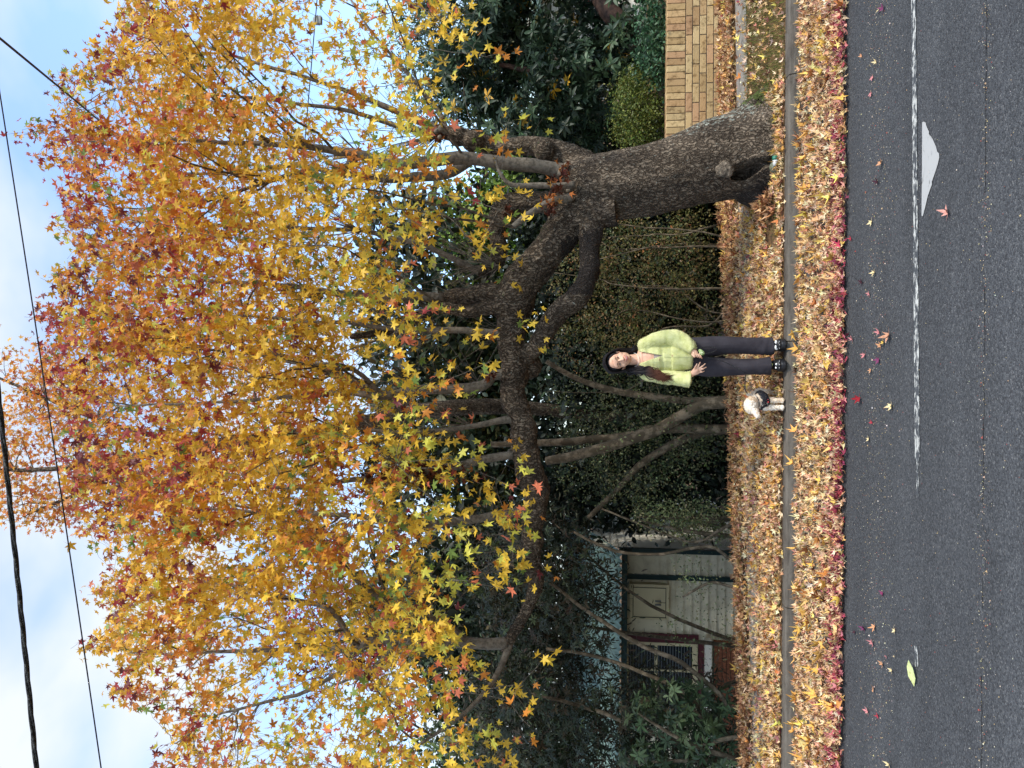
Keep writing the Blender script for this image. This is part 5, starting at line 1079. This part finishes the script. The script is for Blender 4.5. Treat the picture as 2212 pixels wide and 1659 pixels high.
# ------------------------------------------------------------------ the dog
DX, DY, DZ = PX-.355, 6.99, .148
def D(u, z, w_=0): return Vector((DX+u, DY+w_, DZ+z))
M_fur = mat('curly_fur', attr=True, rough=.95, spec=.1, noise=(70, (.86, .80, .72), .45, .65), bump=(110, .9, .012), sheen=.2)
dg = MB()
dg.ell(D(-.030, .302, -.115), (.068, .066, .060)); dg.ell(D(-.058, .306, -.125), (.053, .055, .050)); dg.caps(D(-.070, .288, -.15), D(-.122, .262, -.20), .031, .023); dg.ell(D(-.126, .262, -.202), (.024, .024, .020))
dg.ell(D(.018, .282, -.105), (.022, .036, .046), Matrix.Rotation(.5, 3, 'Y')); dg.ell(D(-.062, .262, -.095), (.016, .026, .034))   # ears
dg.caps(D(-.015, .275, -.08), D(.0, .215, -.03), .052, .066); dg.ell(D(.0, .190, -.03), (.070, .075, .082)); dg.ell(D(.018, .190, .07), (.068, .11, .066)); dg.ell(D(.038, .180, .16), (.066, .08, .068)); dg.ell(D(-.012, .235, -.02), (.056, .06, .05))
for (u, y, fx) in ((-.052, -.055, 0), (.012, -.050, 0)):       # front legs: nearly straight, wrist low
    dg.caps(D(u, .165, y), D(u-.004, .085, y+.008), .030, .023); dg.caps(D(u-.004, .085, y+.008), D(u, .022, y-.004), .023, .020); dg.ell(D(u-.002, .014, y-.016), (.023, .029, .016))
for (u, y) in ((.012, .18), (.078, .19)):          # hind legs: knee forward, hock back
    dg.caps(D(u, .165, y-.01), D(u+.002, .105, y-.04), .042, .030); dg.caps(D(u+.002, .105, y-.04), D(u+.004, .062, y+.02), .027, .019); dg.caps(D(u+.004, .062, y+.02), D(u+.002, .020, y+.008), .019, .018); dg.ell(D(u, .013, y-.006), (.021, .027, .015))
dg.caps(D(.048, .21, .22), D(.058, .26, .25), .016, .012)
dm = remesh(dg, .0045, 1); v = getv(dm).astype(float); n = getn(dm).astype(float)
f = np.array([mn.noise(Vector((a, b, c))*60)*.0055+mn.noise(Vector((a, b, c))*130)*.003 for a, b, c in v]); v += n*f[:, None]; setv(dm, v)
cr_ = np.array(srgb(250,240,224)); tn = np.array(srgb(216,184,146)); gy_ = np.array(srgb(200,178,150)); col = np.ones((len(v), 4), dtype=np.float32)
for i, p in enumerate(v):
    q = Vector(p)-Vector((DX, DY, DZ)); k = .5+.9*mn.noise(Vector(p)*14)
    ear = (q-Vector((.018, .282-.0, -.105))).length
    t_ = 0.0
    if (Vector((q.x-.014, q.y+.12, q.z-.285))).length < .05: t_ = .75
    if q.z > .33: t_ = .1
    if q.x > .0 and q.z < .24: t_ = .45
    if abs(q.x+.092) < .018 and q.z < .28 and q.y < -.13: t_ = .35
    t_ = min(1, max(0, t_+(k-.5)*.35)); col[i, :3] = (cr_*(1-t_)+tn*t_)
at = dm.attributes.new('col', 'FLOAT_COLOR', 'POINT'); at.data.foreach_set('color', col.ravel())
dog = link('dog', dm, M_fur, None, True); to_origin(dog, (DX, DY, DZ)); tag(dog, 'small curly cream dog in black harness standing on the kerb', 'dog')
# fur tufts
idx = RNG.choice(len(v), 9000); vp = v[idx]; vn = n[idx]; d_ = unit(vn+RNG.normal(0, .5, vn.shape)+np.array([0, 0, -.35])); L_ = RNG.uniform(.006, .015, (len(idx), 1)); sd = unit(np.cross(d_, RNG.normal(0, 1, d_.shape)))*.0011
V = np.stack([vp-sd, vp+sd, vp+d_*L_], 1); k3 = vp[:, 2] > DZ+.01
fast_mesh('fur', V[k3], [(0, 1, 2)], col[idx][:, :3][k3]*RNG.uniform(.85, 1.1, (int(k3.sum()), 1)), M_fur, dog)
hn = MB(); hn.ell(D(.002, .178, -.022), (.078, .082, .064)); hn.ell(D(.02, .185, .04), (.077, .09, .055))
def hcut(me):
    import bmesh
    b = bmesh.new(); b.from_mesh(me)
    kill = [f_ for f_ in b.faces if not (.118 < f_.calc_center_median().z-DZ-.35*abs(f_.calc_center_median().x-DX+.02) < .205) ]
    bmesh.ops.delete(b, geom=kill, context='FACES'); b.to_mesh(me); b.free()
ho = part('harness', hn, mat('black_harness', (.010, .011, .016), .7, .2), .005, 2, hcut, dog); q = ho.modifiers.new('t', 'SOLIDIFY'); q.thickness = .006; q.offset = 1
st_ = MB(); st_.ell(D(-.005, .148, -.108), (.007, .004, .007)); st_.ell(D(.018, .150, -.104), (.004, .003, .004)); st_.build('badge', mat('badge', (.5, .05, .05), .5), dog, True)
cl_ = MB(); pts = [D(-.008+.058*math.cos(a), .243+.010*math.cos(a)-.012*math.sin(a), -.055-.058*math.sin(a)) for a in np.linspace(0, 2*math.pi, 25)]; cl_.tube(pts, .005, 6); cl_.build('collar', mat('dark_collar', (.02, .02, .03), .6), dog, True)
fc = MB(); fc.ell(D(-.146, .266, -.214), (.007, .007, .006)); fc.ell(D(-.066, .302, -.176), (.006, .004, .006)); fc.ell(D(-.092, .300, -.150), (.005, .005, .006)); fc.build('nose_and_eyes', M_dk, dog, True)
